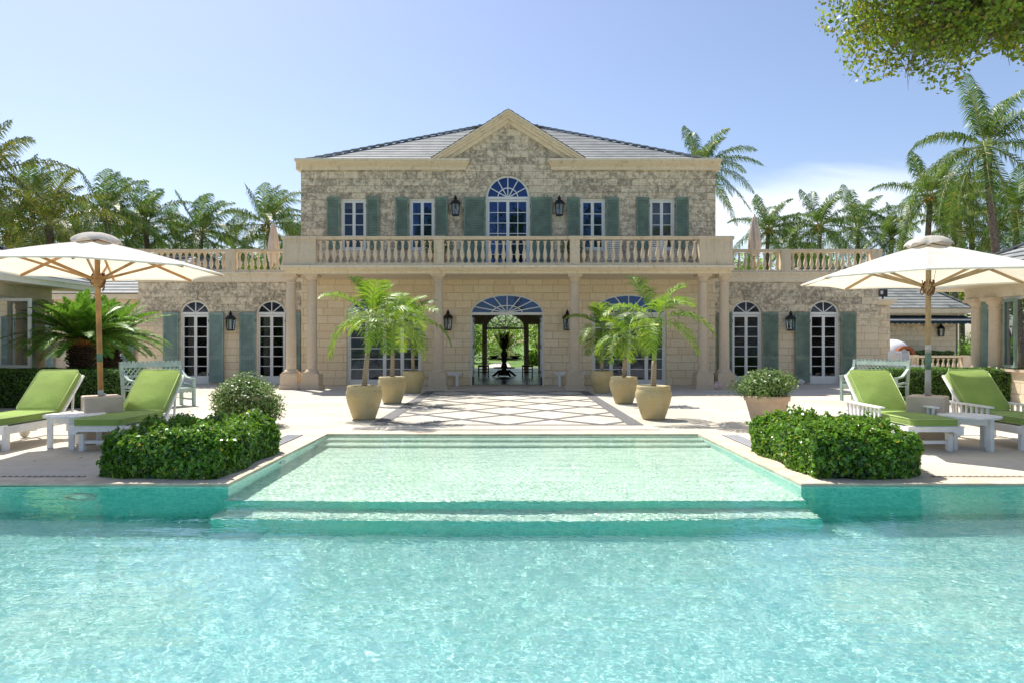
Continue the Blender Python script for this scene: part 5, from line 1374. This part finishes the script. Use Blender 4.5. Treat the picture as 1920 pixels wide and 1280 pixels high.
def bench(c, lab, rz):
    t = thing('lattice_bench', (c[0], c[1], 0), lab, 'bench', 'pale green lattice benches', rz); L = 1.45; H = 1.06; D = .55
    lean = .10
    yb = lambda z: lean*max(0, (z-.43))/.63
    for x in (0, L-.065):
        m = MB(); m.box(x, x+.065, -.03, .035, 0, .43); m.add([(x, -.03, .43), (x+.065, -.03, .43), (x+.065, .035, .43), (x, .035, .43), (x, -.03+lean, H), (x+.065, -.03+lean, H), (x+.065, .035+lean, H), (x, .035+lean, H)], [(0, 1, 5, 4), (1, 2, 6, 5), (2, 3, 7, 6), (3, 0, 4, 7), (4, 5, 6, 7)]); m.build('leg', BENCHG, t)
        m = MB(); m.box(x, x+.065, -D, -D+.065, 0, .62); m.build('leg', BENCHG, t)
        m = MB(); pts = [(x+.03, yb(.84)-.02, .84), (x+.03, -.10, .74), (x+.03, -.22, .665), (x+.03, -.38, .64), (x+.03, -D-.02, .64)]
        for p, q in zip(pts[:-1], pts[1:]): m.bar(p, q, .07, .04)
        m.bar((x+.03, -.02, .52), (x+.03, -D+.03, .47), .03, .05); m.build('armrest', BENCHG, t)
    def slant(x0, x1, z0, z1, th=.03, m=None):
        m.add([(x0, yb(z0)-th/2, z0), (x1, yb(z0)-th/2, z0), (x1, yb(z1)-th/2, z1), (x0, yb(z1)-th/2, z1), (x0, yb(z0)+th/2, z0), (x1, yb(z0)+th/2, z0), (x1, yb(z1)+th/2, z1), (x0, yb(z1)+th/2, z1)],
              [(0, 1, 2, 3), (7, 6, 5, 4), (0, 4, 5, 1), (1, 5, 6, 2), (2, 6, 7, 3), (3, 7, 4, 0)])
    m = MB(); slant(.06, L-.06, .93, 1.02, .035, m); slant(.06, L-.06, .71, .75, .03, m); slant(.06, L-.06, .46, .51, .03, m)
    k = 0; n = 13; wd = (L-.12)/n
    for k in range(n):      # pointed cresting
        a = .06+k*wd; y = yb(1.04); m.add([(a+.01, y-.015, 1.02), (a+wd-.01, y-.015, 1.02), (a+wd*.72, y-.015, 1.075), (a+wd*.28, y-.015, 1.075), (a+.01, y+.015, 1.02), (a+wd-.01, y+.015, 1.02), (a+wd*.72, y+.015, 1.075), (a+wd*.28, y+.015, 1.075)],
              [(0, 1, 2, 3), (7, 6, 5, 4), (0, 4, 7, 3), (1, 2, 6, 5), (2, 3, 7, 6)])
    for z0, z1, ph in ((.75, .93, 0), (.51, .71, 0)):
        h = z1-z0; st = .105
        for i in range(-2, 16):
            for s in (-1, 1):
                xa = i*st+(0 if s > 0 else h*.9); xb = xa+s*h*.9
                # clip to panel
                pa, pb = (xa, z0), (xb, z1); lo, hi = .065, L-.065; t0, t1 = 0., 1.
                if abs(xb-xa) > 1e-6:
                    ta, tb = (lo-xa)/(xb-xa), (hi-xa)/(xb-xa); t0 = max(t0, min(ta, tb)); t1 = min(t1, max(ta, tb))
                if t1-t0 < .05: continue
                A_ = (xa+(xb-xa)*t0, z0+h*t0); B_ = (xa+(xb-xa)*t1, z0+h*t1); o = .006*s
                m.bar((A_[0], yb(A_[1])+o, A_[1]), (B_[0], yb(B_[1])+o, B_[1]), .011, .022, up=Vector((0, 1, 0)))
    m.build('backrest', BENCHG, t)
    m = MB()
    for i in range(6): y = -.05-i*.088; m.box(.02, L-.02, y-.075, y, .415, .437)
    m.build('seat', BENCHG, t)
    m = MB(); m.box(.065, L-.065, -D+.02, -D+.045, .36, .413)
    for i in range(14): a = .065+(L-.13)*i/14; wd = (L-.13)/14; m.xz([(a, .36), (a+wd, .36), (a+wd*.75, .325), (a+wd*.25, .325)], -D+.02, -D+.045)
    m.build('apron', BENCHG, t)
    m = MB()
    for x in (.02, L-.05): m.box(x, x+.03, -D+.06, -.03, .14, .18)
    m.build('stretcher', BENCHG, t)
bench((-8.72, 15.4), 'pale green lattice back bench beside the left clipped hedge', R(56.5))
bench((9.10, 18.1), 'pale green lattice back bench beside the right clipped hedge', R(-56.5))
for s, lab in ((-1, 'small white bench against the wall left of the front door'), (1, 'small white bench against the wall right of the front door')):
    t = thing('white_bench', (s*2.15, 23.65, 0), lab, 'bench', 'small white benches by the front door')
    m = MB(); m.box(-.55, .55, -.17, .17, .44, .48); m.box(-.48, .48, -.13, .13, .38, .44); m.build('seat', WHITEW, t)
    for q in (-1, 1): m = MB(); m.box(*sorted((q*.42, q*.34)), -.12, .12, 0, .38); m.build('leg', WHITEW, t)
# dining set beyond the right bench
def dining(c, rz, lab):
    t = thing('dining_chair', (c[0], c[1], 0), lab, 'chair', 'white slatted chairs on the terrace', R(rz)); m = MB(); m.box(-.25, .25, -.25, .22, .42, .46); m.build('seat', WHITEW, t)
    for a in (-.24, .20):
        m = MB(); m.box(a, a+.045, -.25, -.2, 0, .65); m.build('leg', WHITEW, t); m = MB(); m.bar((a+.022, .22, 0), (a+.022, .22, .45), .045, .045); m.bar((a+.022, .22, .45), (a+.022, .32, 1.17), .045, .045); m.build('leg', WHITEW, t)
        m = MB(); m.box(a-.01, a+.055, -.27, .24, .65, .68); m.build('armrest', WHITEW, t)
    m = MB(); m.bar((-.24, .32, 1.16), (.24, .32, 1.16), .04, .08)
    for i in range(8): x = -.19+i*.055; m.bar((x, .23, .50), (x, .31, 1.14), .03, .015)
    m.build('backrest', WHITEW, t)
dining((13.75, 24.6), 180, 'white slatted dining chair with its back to the right bench, left of two')
dining((14.75, 24.9), 95, 'white slatted dining chair at the right end of the terrace table')
t = thing('dining_table', (13.6, 25.4, 0), 'white terrace table behind the slatted dining chairs', 'table'); m = MB(); m.box(-.9, .9, -.5, .5, .72, .76); m.build('tabletop', WHITEW, t)
for a in (-.8, .74):
    for b in (-.44, .38): m = MB(); m.box(a, a+.06, b, b+.06, 0, .72); m.build('leg', WHITEW, t)
for x, lab in ((3.45, 'white slatted deck chair on the balcony, left of two behind the balusters'), (4.95, 'white slatted deck chair on the balcony, right of two behind the balusters')):
    t = thing('deck_chair', (x, 22.9, 3.95), lab, 'chair', 'deck chairs on the balcony')
    m = MB(); m.box(-.27, .27, -.3, .3, .28, .32); m.build('seat', WHITEW, t); m = MB()
    for i in range(10): z = .38+i*.058; m.bar((-.25, -.30-.02*i, z), (.25, -.30-.02*i, z), .012, .035)
    for a in (-.26, .26): m.bar((a, -.29, .3), (a, -.50, .95), .04, .03)
    m.build('backrest', WHITEW, t)
    for a in (-.25, .21):
        for b in (-.28, .24): m = MB(); m.box(a, a+.04, b, b+.04, 0, .28); m.build('leg', WHITEW, t)

# ================================================================== HALL
t = thing('hall_table', (-.18, 30, .02), 'round dark carved table in the hall seen through the front door', 'table')
m = MB(); m.lathe([(.74, .76), (.78, .775), (.78, .80), (.75, .81)], n=40); m.build('tabletop', DARKW, t)
m = MB(); m.lathe([(.46, .36), (.48, .37), (.48, .40), (.46, .41)], n=32); m.lathe([(.2, .05), (.2, .12), (.12, .2), (.1, .3), (.15, .42), (.12, .52), (.09, .6), (.12, .7), (.25, .76)], n=20); m.build('pedestal', DARKW, t, True)
for k in range(4):
    a = k*math.pi/2+.5; m = MB(); u, v = math.cos(a), math.sin(a)
    m.tube([(u*.1, v*.1, .22), (u*.26, v*.26, .24), (u*.40, v*.40, .14), (u*.52, v*.52, .05), (u*.6, v*.6, .045)], [.05, .06, .055, .045, .03], 8); m.build('foot', DARKW, t, True)
for x, lab in ((-1.07, 'dark low stool left of the hall table'), (.83, 'dark low stool right of the hall table')):
    t = thing('hall_stool', (x, 29.6, .02), lab, 'stool', 'stools in the hall'); m = MB(); m.box(-.24, .24, -.2, .2, .44, .51); m.build('seat', DARKW, t)
    m = MB(); m.box(-.2, .2, -.19, -.17, .2, .23); m.box(-.2, .2, -.19, -.17, .33, .36); m.build('stretcher', DARKW, t)
    for a in (-.23, .19):
        for b in (-.19, .15): m = MB(); m.box(a, a+.04, b, b+.04, 0, .44); m.build('leg', DARKW, t)
t = thing('hall_vase', (-.18, 30, .83), 'dark vase of tall foliage on the hall table', 'vase')
m = MB(); m.lathe([(.1, 0), (.15, .1), (.13, .25), (.07, .33), (.09, .38)], n=20); m.build('vase', DARKW, t, True)
me = crown_mesh('vase_foliage', 70, 15, 1.0, .16, 14, .05, [flat('dark_foliage', (.05, .05, .035), .7, .3), DARKW], (1.0, 1.5), .3, .2, (0, 0), .008); o = link('foliage', me, t); o.location = (0, 0, .3)
for x, lab in ((-.62, 'dark bowl on the left side of the hall table'), (.3, 'dark bowl on the right side of the hall table')):
    m = MB(); m.lathe([(.10, 0), (.12, .02), (.2, .06), (.24, .10), (.22, .10), (.05, .03)], n=22); o = m.build('hall_bowl', DARKW, None, True); o.location = (x, 29.85, .83); tag(o, lab, 'bowl', 'bowls on the hall table')
# conch shells
for p, mt, lab, r_ in (((6.72, 21.95, 0), SHELL, 'pink conch shell between the paired right columns', .17), ((-6.72, 22.0, 0), SHELL, 'small conch shell between the paired left columns', .14), ((10.55, 24.6, 0), WHITE, 'white shell holding the shutter at the right wing', .13)):
    m = MB(); prof = []
    for i in range(13):
        u = i/12; prof.append((r_*(math.sin(math.pi*min(1, u*1.02))**.7)*(.85+.25*math.sin(u*22))*(1-.35*u)+.004, r_*2.1*u))
    m.lathe(prof, n=14)
    for k in range(7): a = k*.9; m.bar((r_*.5*math.cos(a), r_*.5*math.sin(a), r_*.7), (r_*.95*math.cos(a), r_*.95*math.sin(a), r_*.95), .035, .035)
    m.xform(Matrix.Translation((-r_, 0, r_*.62)) @ Matrix.Rotation(R(85), 4, 'Y')); o = m.build('conch_shell', mt, None, True); o.location = p; tag(o, lab, 'shell', 'conch shells')

# ================================================================== OVERHANGING TREE
t = thing('overhanging_tree', (11.0, 9.6, 0), 'broadleaf tree whose branches overhang the top right corner of the sky', 'tree')
g = np.random.default_rng(5); rr = random.Random(9)
TO = Vector((11.0, 9.6, 0))
blobs = [((4.55, 7.6, 5.36), (.90, 1.0, .86), 12500, .052), ((5.5, 7.7, 5.62), (1.05, 1.1, .92), 13500, .054), ((4.85, 7.4, 6.3), (1.0, 1.1, .8), 3500, .065), ((6.4, 7.9, 6.0), (1.15, 1.3, 1.15), 9000, .068), ((7.8, 8.2, 6.6), (1.6, 1.8, 1.4), 5000, .10), ((9.6, 8.9, 6.9), (2.0, 2.1, 1.6), 5000, .13), ((11.6, 9.8, 7.0), (2.2, 2.2, 1.7), 5000, .14)]
blobs = [((c[0]+.16, c[1], c[2]+.09), r_, n, s) for c, r_, n, s in blobs]
VV = []; FF = []; off = 0
for i, (c, r_, n, s) in enumerate(blobs):
    d = g.normal(size=(n, 3)); d /= np.linalg.norm(d, axis=1)[:, None]
    lum = 1+.22*np.sin(d[:, 0]*5+i)*np.sin(d[:, 1]*6+2*i)+.14*np.sin(d[:, 2]*7+d[:, 0]*4)+.05*np.sin(d[:, 0]*17)*np.sin(d[:, 2]*15)
    P = np.array(c)+d*np.array(r_)*(lum*g.uniform(.35, 1, n)**.45)[:, None]
    V, F = leaf_quads(P-np.array(TO), s, d, .25, 200+i, .8, .35, .08); VV.append(V); FF.append(F+off); off += len(V)
link('crown', np_mesh('crown', np.concatenate(VV), np.concatenate(FF), TREEL), t)
m = MB(); lim = [(11, 9.6, 0), (10.9, 9.5, 1.6), (10.6, 9.3, 3.2), (9.8, 8.9, 4.8), (8.4, 8.4, 5.8), (7.0, 8.0, 6.1), (5.8, 7.75, 5.95), (4.9, 7.6, 5.7)]
m.tube([Vector(p)-TO for p in lim], [.26, .22, .19, .15, .11, .08, .05, .03], 10)
m.tube([Vector(p)-TO for p in [(10.6, 9.3, 3.2), (11.2, 9.8, 5), (11.8, 10, 7)]], [.16, .12, .05], 8); m.tube([Vector(p)-TO for p in [(9.8, 8.9, 4.8), (9.9, 9.2, 6.2), (9.5, 9, 7.5)]], [.1, .07, .03], 8)
m.build('trunk', TWIG, t, True)
m = MB(); LP = [Vector(p) for p in lim[3:]]
for i in range(760):
    bi = rr.choice([0, 0, 0, 1, 1, 1, 2, 3]); k = {0: 3, 1: 2, 2: 3, 3: 1}[bi]; a = LP[k].lerp(LP[min(k+1, len(LP)-1)], rr.random()); c, r_, n, s = blobs[bi]
    d = Vector((rr.gauss(0, .9), rr.gauss(-.5, .8), rr.gauss(-.8, .7))).normalized(); e = Vector(c)+Vector((d.x*r_[0], d.y*r_[1], d.z*r_[2]))*rr.uniform(.75, 1.12)
    mid = a.lerp(e, .5)+Vector((rr.uniform(-.15, .15), rr.uniform(-.15, .15), rr.uniform(-.12, .18)))
    r0 = .014 if rr.random() < .2 else .007
    m.tube([a-TO, mid-TO, e-TO], [r0, r0*.7, .0018], 4, cap=False)
    for q in range(3):
        b = mid.lerp(e, rr.uniform(.2, .9)); f = b+Vector((rr.uniform(-.2, .2), rr.uniform(-.2, .2), rr.uniform(-.2, .12))); m.tube([b-TO, f-TO], [.003, .0012], 3, cap=False)
for i in range(16):     # bare twigs hanging under the tip
    a = Vector((rr.uniform(4.0, 4.7), rr.uniform(7.3, 7.8), rr.uniform(4.6, 4.75))); b = a+Vector((rr.uniform(-.35, .15), rr.uniform(-.1, .1), rr.uniform(-.38, -.12))); m.tube([a-TO, a.lerp(b, .5)+Vector((.03, 0, .02))-TO, b-TO], [.005, .003, .0012], 4)
m.build('twigs', TWIG, t, True)

# a few dry leaves blown over the paving
g = np.random.default_rng(77); n = 150
P = np.column_stack([g.uniform(-8, 8, n), g.uniform(7.7, 20, n), np.full(n, .014)]); ok = ~((P[:, 0] > AX0-.4) & (P[:, 0] < AX1+.4) & (P[:, 1] < BY+.4)); P = P[ok]
V, F = leaf_quads(P, .045, np.tile([0, 0, 6.], (len(P), 1)), 2., 78, .5, .5, .1); V[:, 2] = np.maximum(V[:, 2], .011)
o = link('fallen_leaves', np_mesh('fallen_leaves', V, F, flat('dry_leaf', (.25, .14, .05), .8, .4))); o['kind'] = 'stuff'; o['label'] = 'scattered dry leaves on the pale paving'; o['category'] = 'leaves'
